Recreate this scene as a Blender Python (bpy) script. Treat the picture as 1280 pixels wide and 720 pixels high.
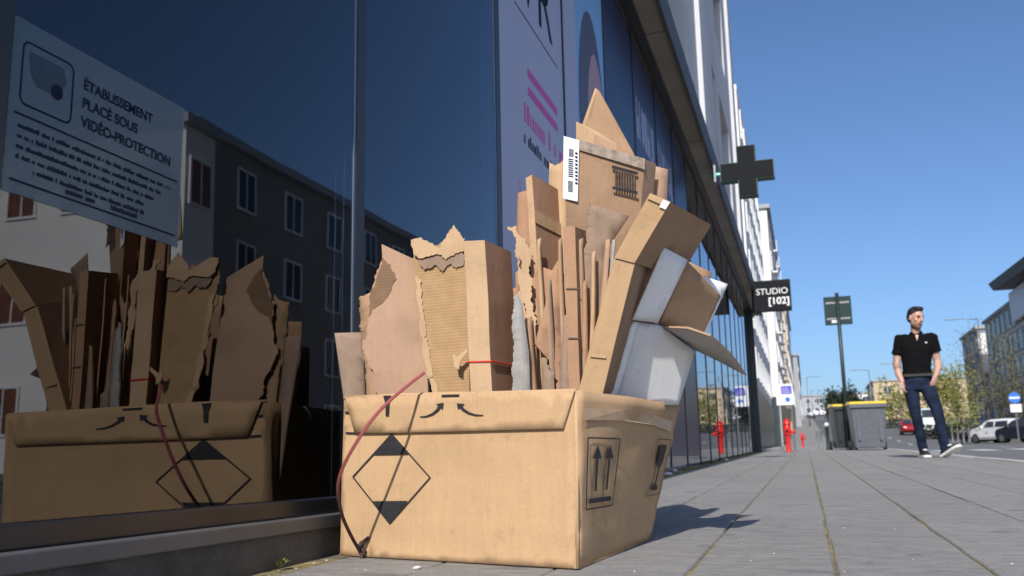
import bpy, bmesh, math, random
from math import sin, cos, radians, pi, sqrt, floor
from mathutils import Vector as V, Matrix, noise
from mathutils.geometry import delaunay_2d_cdt
random.seed(7)
for o in list(bpy.data.objects): bpy.data.objects.remove(o)
sc = bpy.context.scene
COL = sc.collection

# ------------------------------------------------------------------ camera
PSI, PIT, ROLL, FPX = radians(16.9517), radians(10.43696), 0.02, 1180.0
CAM = V((0, 0, .22))
F = V((-sin(PSI)*cos(PIT), cos(PSI)*cos(PIT), sin(PIT)))
H = V((cos(PSI), sin(PSI), 0)); W = H.cross(F)
R_ = cos(ROLL)*H - sin(ROLL)*W; U_ = sin(ROLL)*H + cos(ROLL)*W
cd = bpy.data.cameras.new('camera'); cam = bpy.data.objects.new('camera', cd); COL.objects.link(cam)
m3 = Matrix((R_, U_, -F)).transposed()
cam.matrix_world = Matrix.Translation(CAM) @ m3.to_4x4()
cd.sensor_width = 36; cd.lens = 36*FPX/1280; cd.clip_start = .05; cd.clip_end = 6000
cd.dof.use_dof = True; cd.dof.focus_distance = 1.95; cd.dof.aperture_fstop = 8.0
sc.camera = cam

# ------------------------------------------------------------------ sky, sun, exposure
SUN = V((-.02, 1, -.74)).normalized()          # direction the light travels
w = bpy.data.worlds.new('World'); sc.world = w; w.use_nodes = True
nt = w.node_tree; bg = nt.nodes['Background']
sky = nt.nodes.new('ShaderNodeTexSky'); sky.sky_type = 'NISHITA'; sky.sun_disc = False
sky.sun_elevation = radians(36.5); sky.sun_rotation = radians(179)
sky.air_density = .85; sky.dust_density = 1.5; sky.ozone_density = 7.0; sky.altitude = 50
nt.links.new(sky.outputs[0], bg.inputs[0]); bg.inputs[1].default_value = .128
sd = bpy.data.lights.new('sun', 'SUN'); sd.energy = 4.45; sd.angle = radians(.53); sd.color = (1, .955, .89)
so = bpy.data.objects.new('sun', sd); COL.objects.link(so)
so.rotation_euler = SUN.to_track_quat('-Z', 'Y').to_euler(); so.location = (0, -20, 20)
vs = sc.view_settings; vs.view_transform = 'Standard'; vs.look = 'None'; vs.gamma = 1; vs.exposure = 0.15
sc.render.engine = 'CYCLES'; sc.cycles.max_bounces = 8; sc.cycles.transparent_max_bounces = 16
try: sc.cycles.use_denoising = True
except Exception: pass

# ------------------------------------------------------------------ placing helpers
def ray(x, y): return F + (x-640)/FPX*R_ - (y-360)/FPX*U_
def at(x, y, Y):                                # the point seen at a photo pixel that stands Y metres down the street
    d = ray(x, y); return CAM + d*(Y/d.y)
def onpl(x, y, n, p):
    d = ray(x, y); return CAM + d*((V(p)-CAM).dot(n)/d.dot(n))
def fac(x, y, X=-1.06): return onpl(x, y, V((1, 0, 0)), (X, 0, 0))
PROF = [(-60, -.9), (-30, -.45), (0, 0), (22, .33), (45, .62), (72, .97), (100, 2.2), (150, 4.6), (200, 7.2), (300, 12.2), (380, 15.5), (600, 19), (2500, 20)]
def gz(y):
    if y <= PROF[0][0]: return PROF[0][1]
    for i in range(len(PROF)-1):
        (a, za), (b, zb) = PROF[i], PROF[i+1]
        if a <= y <= b:
            t = (y-a)/(b-a)
            return za + (zb-za)*t
    return PROF[-1][1]

# ------------------------------------------------------------------ materials
MATS = {}
class N:
    def __init__(s, name):
        s.m = bpy.data.materials.new(name); s.m.use_nodes = True; s.t = s.m.node_tree
        s.b = s.t.nodes['Principled BSDF']; s.out = s.t.nodes['Material Output']
    def n(s, typ, **k):
        x = s.t.nodes.new('ShaderNode'+typ)
        for a, v in k.items():
            if a.startswith('i_'):
                key = a[2:]; key = int(key) if key.isdigit() else key.replace('_', ' ')
                x.inputs[key].default_value = v
            else: setattr(x, a, v)
        return x
    def l(s, a, b): s.t.links.new(a, b)
    def ramp(s, fac_, stops):
        r = s.n('ValToRGB'); e = r.color_ramp.elements
        while len(e) < len(stops): e.new(.5)
        for q, (p, c) in zip(e, stops): q.position = p; q.color = (*c, 1) if len(c) == 3 else c
        s.l(fac_, r.inputs[0]); return r.outputs[0]
    def mix(s, f, a, b, mode='MIX'):
        x = s.n('Mix', data_type='RGBA', blend_type=mode)
        for sock, v in ((x.inputs[0], f), (x.inputs[6], a), (x.inputs[7], b)):
            if hasattr(v, 'is_linked'): s.l(v, sock)
            elif isinstance(v, (int, float)): sock.default_value = v
            else: sock.default_value = (*v, 1)
        return x.outputs[2]
    def noise(s, co, scale, detail=4, rough=.55):
        x = s.n('TexNoise'); x.inputs['Scale'].default_value = scale; x.inputs['Detail'].default_value = detail
        x.inputs['Roughness'].default_value = rough
        if co is not None: s.l(co, x.inputs['Vector'])
        return x.outputs[0]
    def bump(s, h, strength, dist=.01):
        x = s.n('Bump'); x.inputs['Strength'].default_value = strength; x.inputs['Distance'].default_value = dist
        s.l(h, x.inputs['Height']); s.l(x.outputs[0], s.b.inputs['Normal'])
    def set(s, **k):
        for a, v in k.items(): s.b.inputs[a.replace('_', ' ')].default_value = v
def plain(name, col, rough=.6, var=.18, scale=6, metal=0, bump=0, spec=.5, bscale=60):
    if name in MATS: return MATS[name]
    q = N(name); co = q.n('TexCoord').outputs['Object']
    nz = q.noise(co, scale, 5)
    c = q.ramp(nz, [(.3, tuple(v*(1-var) for v in col)), (.7, tuple(min(1, v*(1+var)) for v in col))])
    q.l(c, q.b.inputs['Base Color']); q.set(Roughness=rough, Metallic=metal); q.b.inputs['Specular IOR Level'].default_value = spec
    if bump: q.bump(q.noise(co, bscale, 4), bump)
    MATS[name] = q.m; return q.m
def cardboard(name, col, horizontal=False, stain=.25, flute=.10, fibre=.12, rough=.85):
    if name in MATS: return MATS[name]
    q = N(name); uv = q.n('TexCoord').outputs['UV']
    oi = q.n('ObjectInfo')
    mp = q.n('Mapping'); q.l(uv, mp.inputs[0])
    add = q.n('VectorMath', operation='ADD'); q.l(uv, add.inputs[0])
    cx = q.n('CombineXYZ'); q.l(oi.outputs['Random'], cx.inputs[0]); sc_ = q.n('VectorMath', operation='SCALE'); sc_.inputs['Scale'].default_value = 17
    q.l(cx.outputs[0], sc_.inputs[0]); q.l(sc_.outputs[0], add.inputs[1]); co = add.outputs[0]
    big = q.noise(co, 7, 4); fine = q.noise(co, 170, 3, .7)
    mp2 = q.n('Mapping'); mp2.inputs['Scale'].default_value = (9, 90, 1) if horizontal else (90, 9, 1); q.l(co, mp2.inputs[0])
    strk = q.noise(mp2.outputs[0], 1, 3, .6)
    d = tuple(v*(1-stain) for v in col); h = tuple(min(.95, v*(1+stain*.45)) for v in col)
    c = q.ramp(big, [(.32, d), (.5, col), (.72, h)])
    sc2 = q.noise(co, 22, 5, .7); c = q.mix(q.ramp(sc2, [(.56, (0, 0, 0)), (.74, (.5, .5, .5))]), c, tuple(v*.62 for v in col))
    sc3 = q.noise(co, 48, 4, .75); c = q.mix(q.ramp(sc3, [(.63, (0, 0, 0)), (.70, (.35, .35, .35))]), c, tuple(min(.95, v*1.35+.04) for v in col))
    c = q.mix(fibre, c, q.ramp(fine, [(.3, tuple(v*.5 for v in col)), (.7, tuple(min(1, v*1.5) for v in col))]))
    c = q.mix(.06, c, q.ramp(strk, [(.35, tuple(v*.45 for v in col)), (.65, tuple(min(1, v*1.35) for v in col))]))
    q.l(c, q.b.inputs['Base Color']); q.set(Roughness=rough); q.b.inputs['Specular IOR Level'].default_value = .25
    wv = q.n('TexWave', wave_type='BANDS', bands_direction='Y' if horizontal else 'X'); wv.inputs['Scale'].default_value = 46; wv.inputs['Distortion'].default_value = .6
    q.l(uv, wv.inputs[0])
    ad = q.n('Math', operation='MULTIPLY_ADD'); q.l(wv.outputs['Fac'], ad.inputs[0]); ad.inputs[1].default_value = flute; q.l(big, ad.inputs[2])
    ad2 = q.n('Math', operation='MULTIPLY_ADD'); q.l(sc2, ad2.inputs[0]); ad2.inputs[1].default_value = .5; q.l(ad.outputs[0], ad2.inputs[2]); q.bump(ad2.outputs[0], .3, .004)
    MATS[name] = q.m; return q.m
def corrugated(name, col):
    q = N(name); uv = q.n('TexCoord').outputs['UV']
    wv = q.n('TexWave', wave_type='BANDS', bands_direction='Y'); wv.inputs['Scale'].default_value = 46; wv.inputs['Distortion'].default_value = 1.2; wv.inputs['Detail Scale'].default_value = 3
    q.l(uv, wv.inputs[0]); nz = q.noise(uv, 25, 4)
    c = q.mix(.35, q.ramp(wv.outputs['Fac'], [(.2, tuple(v*.92 for v in col)), (.8, tuple(v*1.04 for v in col))]), q.ramp(nz, [(.3, tuple(v*.6 for v in col)), (.7, tuple(v*1.3 for v in col))]))
    q.l(c, q.b.inputs['Base Color']); q.set(Roughness=.9); q.bump(wv.outputs['Fac'], .14, .003)
    return q.m
M = {}
M['kraft'] = cardboard('kraft_cardboard', (.515, .335, .185), stain=.14)
M['kraft2'] = cardboard('kraft_brown', (.36, .225, .135), stain=.2)
M['kraft3'] = cardboard('kraft_reddish', (.38, .22, .135), stain=.2)
M['kraft4'] = cardboard('kraft_pale', (.51, .345, .205), stain=.18)
M['kraft5'] = cardboard('kraft_pinkish', (.42, .27, .18), stain=.2)
M['kraft6'] = cardboard('kraft_golden', (.46, .30, .165), stain=.2)
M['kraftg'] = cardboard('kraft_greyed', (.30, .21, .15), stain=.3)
M['greyboard'] = cardboard('grey_board', (.33, .31, .29), stain=.3)
M['whiteboard'] = cardboard('white_board', (.84, .83, .81), stain=.06, fibre=.05)
M['greyflap'] = cardboard('greyish_flap', (.50, .47, .44), stain=.15)
M['flute'] = corrugated('bare_corrugation', (.40, .25, .125))
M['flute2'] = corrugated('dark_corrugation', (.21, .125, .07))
M['edge'] = corrugated('cardboard_edge', (.48, .31, .18))
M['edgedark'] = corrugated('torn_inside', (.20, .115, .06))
M['ink'] = plain('black_print', (.018, .017, .02), .7, .3, 60)
M['inkfaint'] = plain('faded_print', (.10, .065, .045), .8, .4, 60)
M['tape'] = plain('packing_tape', (.50, .335, .19), .22, .12, 40)
M['paper'] = plain('white_paper', (.8, .8, .82), .6, .05, 30)
M['rope'] = None

q = N('twisted_rope'); co = q.n('TexCoord').outputs['UV']
sx = q.n('SeparateXYZ'); q.l(co, sx.inputs[0])
wv = q.n('TexWave', wave_type='BANDS', bands_direction='DIAGONAL'); wv.inputs['Scale'].default_value = 10; mp = q.n('Mapping'); mp.inputs['Scale'].default_value = (1, 9, 1); q.l(co, mp.inputs[0]); q.l(mp.outputs[0], wv.inputs[0])
c = q.ramp(sx.outputs[1], [(.0, (.09, .05, .045)), (.3, (.15, .06, .055)), (.45, (.45, .12, .12)), (1, (.78, .27, .28))])
c = q.mix(.45, c, q.ramp(wv.outputs['Fac'], [(.3, (.03, .012, .012)), (.6, (.6, .3, .3))]), 'OVERLAY')
q.l(c, q.b.inputs['Base Color']); q.set(Roughness=.75); q.bump(wv.outputs['Fac'], .8, .002); M['rope'] = q.m

def concrete(name, col, scale=3, var=.25, fine=120, bumps=.3, rough=.9):
    q = N(name); co = q.n('TexCoord').outputs['Object']
    a = q.noise(co, scale, 6, .6); b = q.noise(co, fine, 3, .7)
    c = q.ramp(a, [(.3, tuple(v*(1-var) for v in col)), (.7, tuple(v*(1+var) for v in col))])
    c = q.mix(.3, c, q.ramp(b, [(.3, tuple(v*.45 for v in col)), (.7, tuple(v*1.5 for v in col))]))
    q.l(c, q.b.inputs['Base Color']); q.set(Roughness=rough); q.bump(b, bumps, .004); return q.m
M['slab'] = concrete('soffit_concrete', (.30, .265, .22), 1.5)
M['plinth'] = concrete('plinth_concrete', (.085, .083, .078), 9, .6, 160, .6)
M['render'] = concrete('white_render', (.57, .57, .585), .7, .1, 60, .08)
M['render2'] = concrete('bright_render', (.78, .76, .72), .5, .08, 40, .05)
M['render3'] = concrete('tan_render', (.52, .40, .27), .5, .1, 40, .05)
M['render4'] = concrete('grey_render', (.34, .35, .37), .5, .1, 40, .05)
M['sill'] = plain('sill_metal', (.10, .102, .106), .45, .15, 8, 0, .05)
M['frame'] = plain('black_frame', (.012, .014, .018), .35, .2, 8)
M['alu'] = plain('grey_aluminium', (.22, .27, .34), .3, .06, 8, .6)
M['inwall'] = plain('interior_wall', (.50, .54, .60), .8, .2, 2)
M['inboard'] = plain('dark_wood_board', (.055, .045, .045), .6, .4, 5)
M['inpillar'] = plain('interior_pillar', (.30, .33, .38), .8, .1, 2)
M['infloor'] = plain('interior_floor', (.05, .05, .055), .5, .2, 2)

def paver_mat():
    q = N('pavement_stone'); tc = q.n('TexCoord'); geo = q.n('NewGeometry'); co = geo.outputs['Position']
    oi = q.n('ObjectInfo')
    a = q.noise(co, 2.2, 6, .6); b = q.noise(co, 190, 4, .8); c2 = q.noise(co, 28, 4, .6)
    c = q.ramp(a, [(.3, (.245, .235, .222)), (.5, (.29, .277, .257)), (.7, (.345, .325, .298))])
    c = q.mix(.55, c, q.ramp(b, [(.34, (.07, .068, .066)), (.5, (.27, .26, .245)), (.66, (.52, .50, .47))]))
    c = q.mix(.22, c, q.ramp(c2, [(.35, (.14, .14, .145)), (.65, (.34, .33, .32))]))
    # brushed texture across the walking direction
    mp = q.n('Mapping'); mp.inputs['Scale'].default_value = (14, 42, 14); q.l(co, mp.inputs[0]); br = q.noise(mp.outputs[0], 1, 4, .65)
    c = q.mix(.26, c, q.ramp(br, [(.36, (.09, .088, .085)), (.6, (.38, .365, .345))]))
    c = q.mix(.16, c, q.ramp(oi.outputs['Random'], [(0, (.19, .182, .178)), (1, (.34, .322, .305))]))
    st = q.noise(co, 9, 2, .5); c = q.mix(q.ramp(st, [(.62, (0, 0, 0)), (.70, (.5, .5, .5))]), c, (.12, .12, .125))
    vo_ = q.n('TexVoronoi'); vo_.inputs['Scale'].default_value = 5.5; q.l(co, vo_.inputs['Vector']); c = q.mix(q.ramp(vo_.outputs['Distance'], [(.07, (.55, .55, .55)), (.10, (0, 0, 0))]), c, (.10, .098, .095))
    q.l(c, q.b.inputs['Base Color']); q.set(Roughness=.85)
    ad = q.n('Math', operation='ADD'); q.l(b, ad.inputs[0]); q.l(br, ad.inputs[1]); q.bump(ad.outputs[0], .8, .004)
    return q.m
M['paver'] = paver_mat()
q = N('joint_moss'); co = q.n('NewGeometry').outputs['Position']; a = q.noise(co, 30, 5, .7); b = q.noise(co, 3, 3)
c = q.mix(q.ramp(b, [(.35, (0, 0, 0)), (.6, (1, 1, 1))]), q.ramp(a, [(.35, (.06, .052, .042)), (.65, (.20, .165, .115))]), q.ramp(a, [(.35, (.12, .10, .04)), (.65, (.40, .33, .13))]))
q.l(c, q.b.inputs['Base Color']); q.set(Roughness=1.0); q.bump(a, 1, .01); M['joint'] = q.m
def asphalt():
    q = N('asphalt'); co = q.n('NewGeometry').outputs['Position']
    a = q.noise(co, .25, 6, .6); b = q.noise(co, 60, 3, .7)
    c = q.ramp(a, [(.3, (.105, .105, .11)), (.7, (.16, .158, .16))]); c = q.mix(.3, c, q.ramp(b, [(.3, (.04, .04, .04)), (.7, (.26, .26, .26))]))
    q.l(c, q.b.inputs['Base Color']); q.set(Roughness=.85); q.bump(b, .3, .006); return q.m
M['asphalt'] = asphalt()
M['ground'] = concrete('town_ground', (.2, .19, .17), .05, .3, 10, .2)
M['kerb'] = concrete('kerb_granite', (.42, .41, .40), 3, .2, 90, .3)
M['white'] = plain('white_paint', (.78, .78, .78), .5, .05, 3)
M['markwhite'] = plain('road_paint', (.66, .66, .64), .7, .2, 9)
M['moss'] = plain('dry_moss', (.33, .27, .07), 1, .6, 30)
M['leafm'] = plain('weed_leaf', (.16, .20, .05), .7, .4, 30)
M['steel'] = plain('galvanised_steel', (.22, .225, .23), .5, .12, 20, .6)
M['darkpole'] = plain('dark_green_pole', (.02, .032, .034), .45, .2, 20)
M['darkpanel'] = plain('dark_green_panel', (.02, .042, .042), .6, .2, 20, spec=.2)
M['binbody'] = plain('grey_bin_plastic', (.10, .105, .125), .5, .12, 12)
M['bindark'] = plain('dark_bin_plastic', (.022, .026, .03), .5, .12, 12)
M['binlid'] = plain('yellow_lid', (.72, .50, .06), .45, .1, 10)
M['rubber'] = plain('black_rubber', (.012, .012, .013), .8, .2, 20)
M['red'] = plain('red_enamel', (.62, .022, .018), .35, .12, 20)
M['blacksign'] = plain('black_sign', (.012, .013, .015), .7, .1, 20, spec=.12)
M['teal'] = plain('teal_edge', (.03, .36, .30), .35, .1, 20)
M['signblue'] = plain('violet_blue_sign', (.085, .075, .50), .45, .1, 20)
M['trafficblue'] = plain('traffic_blue', (.03, .16, .62), .4, .1, 20)
M['paneglass'] = plain('window_pane', (.035, .045, .06), .06, .2, 1)
M['skin'] = plain('skin', (.52, .30, .225), .5, .08, 30)
M['tattoo'] = plain('tattooed_skin', (.40, .25, .20), .5, .35, 60)
M['polo'] = plain('black_polo', (.006, .006, .007), .95, .2, 60, 0, .1, spec=.1)
M['jeans'] = plain('blue_denim', (.011, .017, .037), .9, .55, 7, 0, .2, spec=.15)
M['hair'] = plain('dark_hair', (.012, .009, .008), .7, .3, 80, 0, .4)
M['sole'] = plain('white_sole', (.75, .75, .72), .6, .05, 20)
M['shoe'] = plain('black_shoe', (.014, .014, .016), .6, .2, 30)
M['eye'] = plain('dark_eye', (.015, .012, .01), .3, .1, 30)
M['lip'] = plain('lip', (.40, .17, .14), .5, .1, 30)
M['poster'] = plain('poster_paper', (.45, .45, .56), .4, .03, 2)
M['pink'] = plain('magenta_print', (.62, .08, .36), .5, .08, 30)
M['navyink'] = plain('navy_print', (.012, .016, .035), .7, .1, 30, spec=.1)
M['posterblue'] = plain('poster_sky_blue', (.22, .45, .72), .4, .08, 3)
M['posterdark'] = plain('poster_dark_hair', (.07, .045, .07), .4, .2, 8)
M['posterskin'] = plain('poster_mauve_skin', (.50, .26, .27), .4, .15, 8)
M['vinylblue'] = plain('blue_vinyl', (.016, .03, .085), .3, .12, 2, spec=.15)
M['noticep'] = plain('notice_pale', (.15, .215, .265), .25, .05, 4)
q = N('notice_film'); tr = q.n('BsdfTransparent'); mx = q.n('MixShader'); mx.inputs[0].default_value = .5; q.set(Roughness=.3); q.b.inputs['Base Color'].default_value = (.13, .195, .245, 1)
q.l(tr.outputs[0], mx.inputs[1]); q.l(q.b.outputs[0], mx.inputs[2]); q.l(mx.outputs[0], q.out.inputs[0]); M['noticep'] = q.m
M['cloud'] = plain('blue_cloud', (.10, .34, .72), .5, .1, 5)

q = N('shop_glass'); nt2 = q.t; nt2.nodes.remove(q.b)
tr = q.n('BsdfTransparent'); tr.inputs[0].default_value = (.82, .88, .92, 1); gl = q.n('BsdfGlossy'); gl.inputs['Roughness'].default_value = .0; gl.inputs[0].default_value = (.92, .95, 1, 1)
gco = q.n('NewGeometry').outputs['Position']; gbp = q.n('Bump'); gbp.inputs['Strength'].default_value = .10; gbp.inputs['Distance'].default_value = .012; q.l(q.noise(gco, 1.6, 1, .4), gbp.inputs['Height']); q.l(gbp.outputs[0], gl.inputs['Normal'])
gd = q.noise(gco, 9, 5, .7); gr_ = q.n('MapRange'); gr_.inputs['From Min'].default_value = .5; gr_.inputs['From Max'].default_value = .9; gr_.inputs['To Max'].default_value = .06; q.l(gd, gr_.inputs[0]); q.l(gr_.outputs[0], gl.inputs['Roughness'])
fr = q.n('Fresnel'); fr.inputs[0].default_value = 1.85; mx = q.n('MixShader'); q.l(fr.outputs[0], mx.inputs[0]); q.l(tr.outputs[0], mx.inputs[1]); q.l(gl.outputs[0], mx.inputs[2]); q.l(mx.outputs[0], q.out.inputs[0])
M['glass'] = q.m

# ------------------------------------------------------------------ mesh helpers
def tag(o, label=None, cat=None, group=None, kind=None):
    if label: o['label'] = label
    if cat: o['category'] = cat
    if group: o['group'] = group
    if kind: o['kind'] = kind
    return o
def mk(name, verts, faces, mats, parent=None, origin=(0, 0, 0), smooth=False, midx=None, uvs=None, bevel=0):
    og = V(origin)
    me = bpy.data.meshes.new(name); me.from_pydata([tuple(V(v)-og) for v in verts], [], faces)
    if not isinstance(mats, (list, tuple)): mats = [mats]
    for m in mats: me.materials.append(m)
    if midx:
        for p, i in zip(me.polygons, midx): p.material_index = i
    if uvs:
        ul = me.uv_layers.new(name='UVMap')
        for l in me.loops: ul.data[l.index].uv = uvs[l.vertex_index]
    if smooth:
        for p in me.polygons: p.use_smooth = True
    o = bpy.data.objects.new(name, me); COL.objects.link(o)
    if parent: o.parent = parent
    else: o.location = og
    if bevel:
        b = o.modifiers.new('bevel', 'BEVEL'); b.width = bevel; b.segments = 2; b.limit_method = 'ANGLE'
    return o
def empty(name, loc=(0, 0, 0), rz=0):
    o = bpy.data.objects.new(name, None); COL.objects.link(o); o.location = loc; o.rotation_euler = (0, 0, rz); o.empty_display_size = .1
    return o
class MB:
    def __init__(s): s.v = []; s.f = []
    def box(s, a, b):
        (x0, y0, z0), (x1, y1, z1) = a, b; k = len(s.v)
        s.v += [V(p) for p in ((x0, y0, z0), (x1, y0, z0), (x1, y1, z0), (x0, y1, z0), (x0, y0, z1), (x1, y0, z1), (x1, y1, z1), (x0, y1, z1))]
        s.f += [tuple(k+i for i in t) for t in ((0, 3, 2, 1), (4, 5, 6, 7), (0, 1, 5, 4), (1, 2, 6, 5), (2, 3, 7, 6), (3, 0, 4, 7))]; return s
    def hexa(s, p8):
        k = len(s.v); s.v += [V(p) for p in p8]
        s.f += [tuple(k+i for i in t) for t in ((0, 3, 2, 1), (4, 5, 6, 7), (0, 1, 5, 4), (1, 2, 6, 5), (2, 3, 7, 6), (3, 0, 4, 7))]; return s
    def tube(s, pts, rad, n=8, caps=True):
        pts = [V(p) for p in pts]; rad = rad if isinstance(rad, (list, tuple)) else [rad]*len(pts); rings = []
        ref = V((0.13, 0.21, 1)).normalized()
        prev = None
        for i, p in enumerate(pts):
            d = (pts[min(i+1, len(pts)-1)]-pts[max(i-1, 0)])
            d = d.normalized() if d.length else V((0, 0, 1))
            if prev is None:
                a = d.orthogonal().normalized()
            else:
                a = (prev - d*prev.dot(d)).normalized()
            prev = a; b = d.cross(a); k = len(s.v)
            for j in range(n):
                t = 2*pi*j/n; r = rad[i]
                rx, ry = r if isinstance(r, tuple) else (r, r)
                s.v.append(p + a*cos(t)*rx + b*sin(t)*ry)
            rings.append(k)
        for k0, k1 in zip(rings, rings[1:]):
            for j in range(n): s.f.append((k0+j, k0+(j+1) % n, k1+(j+1) % n, k1+j))
        if caps:
            s.f.append(tuple(rings[0]+j for j in reversed(range(n)))); s.f.append(tuple(rings[-1]+j for j in range(n)))
        return s
    def lathe(s, prof, c=(0, 0, 0), n=20):
        c = V(c); k0 = len(s.v)
        for r, z in prof:
            for j in range(n): s.v.append(c+V((r*cos(2*pi*j/n), r*sin(2*pi*j/n), z)))
        for i in range(len(prof)-1):
            for j in range(n):
                a = k0+i*n; s.f.append((a+j, a+(j+1) % n, a+n+(j+1) % n, a+n+j))
        s.f.append(tuple(k0+j for j in reversed(range(n)))); s.f.append(tuple(k0+(len(prof)-1)*n+j for j in range(n)))
        return s
    def ell(s, c, r, n=14, m=9):
        c = V(c); k0 = len(s.v)
        for i in range(1, m):
            ph = pi*i/m
            for j in range(n): t = 2*pi*j/n; s.v.append(c+V((r[0]*sin(ph)*cos(t), r[1]*sin(ph)*sin(t), -r[2]*cos(ph))))
        for i in range(m-2):
            for j in range(n): a = k0+i*n; s.f.append((a+j, a+(j+1) % n, a+n+(j+1) % n, a+n+j))
        b = len(s.v); s.v.append(c-V((0, 0, r[2]))); s.v.append(c+V((0, 0, r[2])))
        for j in range(n): s.f.append((b, k0+(j+1) % n, k0+j)); a = k0+(m-2)*n; s.f.append((b+1, a+j, a+(j+1) % n))
        return s
    def rings(s, rs):                              # closed loft of elliptical rings (cx,cy,z,rx,ry)
        n = 20; k0 = len(s.v)
        for cx, cy, z, rx, ry in rs:
            for j in range(n):
                t = 2*pi*j/n; cc, ss = cos(t), sin(t)
                s.v.append(V((cx+rx*math.copysign(abs(cc)**.85, cc), cy+ry*math.copysign(abs(ss)**.85, ss), z)))
        for i in range(len(rs)-1):
            for j in range(n): a = k0+i*n; s.f.append((a+j, a+(j+1) % n, a+n+(j+1) % n, a+n+j))
        s.f.append(tuple(k0+j for j in reversed(range(n)))); s.f.append(tuple(k0+(len(rs)-1)*n+j for j in range(n)))
        return s
    def poly(s, pts, thick):                       # flat outline (3-D points) with thickness vector
        k = len(s.v); n = len(pts); s.v += [V(p) for p in pts]+[V(p)+thick for p in pts]
        s.f.append(tuple(k+i for i in range(n))); s.f.append(tuple(k+n+i for i in reversed(range(n))))
        for i in range(n): s.f.append((k+i, k+n+i, k+n+(i+1) % n, k+(i+1) % n))
        return s
    def build(s, name, mat, parent=None, origin=(0, 0, 0), smooth=False, bevel=0):
        return mk(name, s.v, s.f, mat, parent, origin, smooth, None, None, bevel)
def remesh(name, mb, mat, voxel, smooth_it, parent):
    o = mb.build(name, mat, parent, smooth=True)
    r = o.modifiers.new('r', 'REMESH'); r.mode = 'VOXEL'; r.voxel_size = voxel; r.use_smooth_shade = True
    s = o.modifiers.new('s', 'SMOOTH'); s.factor = .5; s.iterations = smooth_it
    dg = bpy.context.evaluated_depsgraph_get(); me = bpy.data.meshes.new_from_object(o.evaluated_get(dg))
    o.modifiers.clear(); o.data = me
    if not me.materials: me.materials.append(mat)
    for p in me.polygons: p.use_smooth = True
    return o
def text(name, body, size, mat, mat_world, parent, depth=.0006, font_bold=0):
    cu = bpy.data.curves.new(name, 'FONT'); cu.body = body; cu.size = size; cu.extrude = depth; cu.offset = font_bold
    t = bpy.data.objects.new(name, cu); COL.objects.link(t)
    dg = bpy.context.evaluated_depsgraph_get(); me = bpy.data.meshes.new_from_object(t.evaluated_get(dg))
    bpy.data.objects.remove(t); me.materials.clear(); me.materials.append(mat)
    me.transform(mat_world)
    o = bpy.data.objects.new(name, me); COL.objects.link(o)
    if parent: o.parent = parent; o.matrix_parent_inverse = Matrix.Translation(-V(parent.location))
    return o
def frame_m(o, ex, ey):                            # matrix with text x along ex, y along ey
    ex = V(ex).normalized(); ey = V(ey).normalized(); ez = ex.cross(ey)
    m = Matrix((ex, ey, ez)).transposed().to_4x4(); m.translation = V(o); return m
def copy_tree(o, parent=None):
    c = o.copy(); COL.objects.link(c); c.parent = parent
    for ch in list(o.children): copy_tree(ch, c)
    return c

# ================================================================== the ground
KX = 1.66                                          # kerb line
ys = [-60+i*3 for i in range(60)]+[120+i*10 for i in range(49)]+[610+i*80 for i in range(25)]
def sheet(name, x0, x1, mat, dz, y0=-60, y1=2600, parent=None):
    yy = [y for y in ys if y0 <= y <= y1]; v = []; f = []
    if yy[0] > y0: yy = [y0]+yy
    if yy[-1] < y1 < 2500: yy.append(y1)
    for y in yy: v += [(x0, y, gz(y)+dz), (x1, y, gz(y)+dz)]
    for i in range(len(yy)-1): f.append((2*i, 2*i+1, 2*i+3, 2*i+2))
    return tag(mk(name, v, f, mat, parent), kind='structure')
sheet('ground', -700, 700, M['ground'], -.20)
sheet('road', KX+.14, 12.5, M['asphalt'], -.13, -40, 600)
sheet('parking_bay', 12.504, 21, concrete('bay_asphalt', (.19, .175, .16), .4), -.126, -40, 300)
pv = sheet('pavement', -1.6, KX, M['joint'], -.0045, -2, 30)
sheet('pavement_far', -1.6, KX, M['paver'], 0.0, 30.0, 600)
# pavers: strips .243 m wide with open joints along the street
PW, JO = .2445, -.2135
PL = .98
def paver_mesh(wd, ln, seed, gx=.0062, gy=.0006):
    rnd = random.Random(seed); me = bpy.data.meshes.new('paver'); x, y, c = wd/2-gx/2, ln/2-gy/2, .003; n = 10; v = []; f = []
    for i in range(n+1):
        yy = -y+2*y*i/n; a = rnd.uniform(-.0018, .0014); b = rnd.uniform(-.0014, .0018)
        v += [(-x+a, yy, -.03), (-x+a, yy, -c), (-x+a+c, yy, 0), (x+b-c, yy, 0), (x+b, yy, -c), (x+b, yy, -.03)]
    for i in range(n):
        for j in range(5): k = i*6+j; f.append((k, k+1, k+7, k+6))
    f += [(0, 5, 4, 3, 2, 1), tuple(n*6+j for j in range(6))]
    f = [t[::-1] for t in f]
    me.from_pydata(v, [], f); me.materials.append(M['paver']); return me
pms = [paver_mesh(PW, PL, i) for i in range(8)]
fv, ff = [], []
cols = range(-3, 8)
cnt = 0
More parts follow.
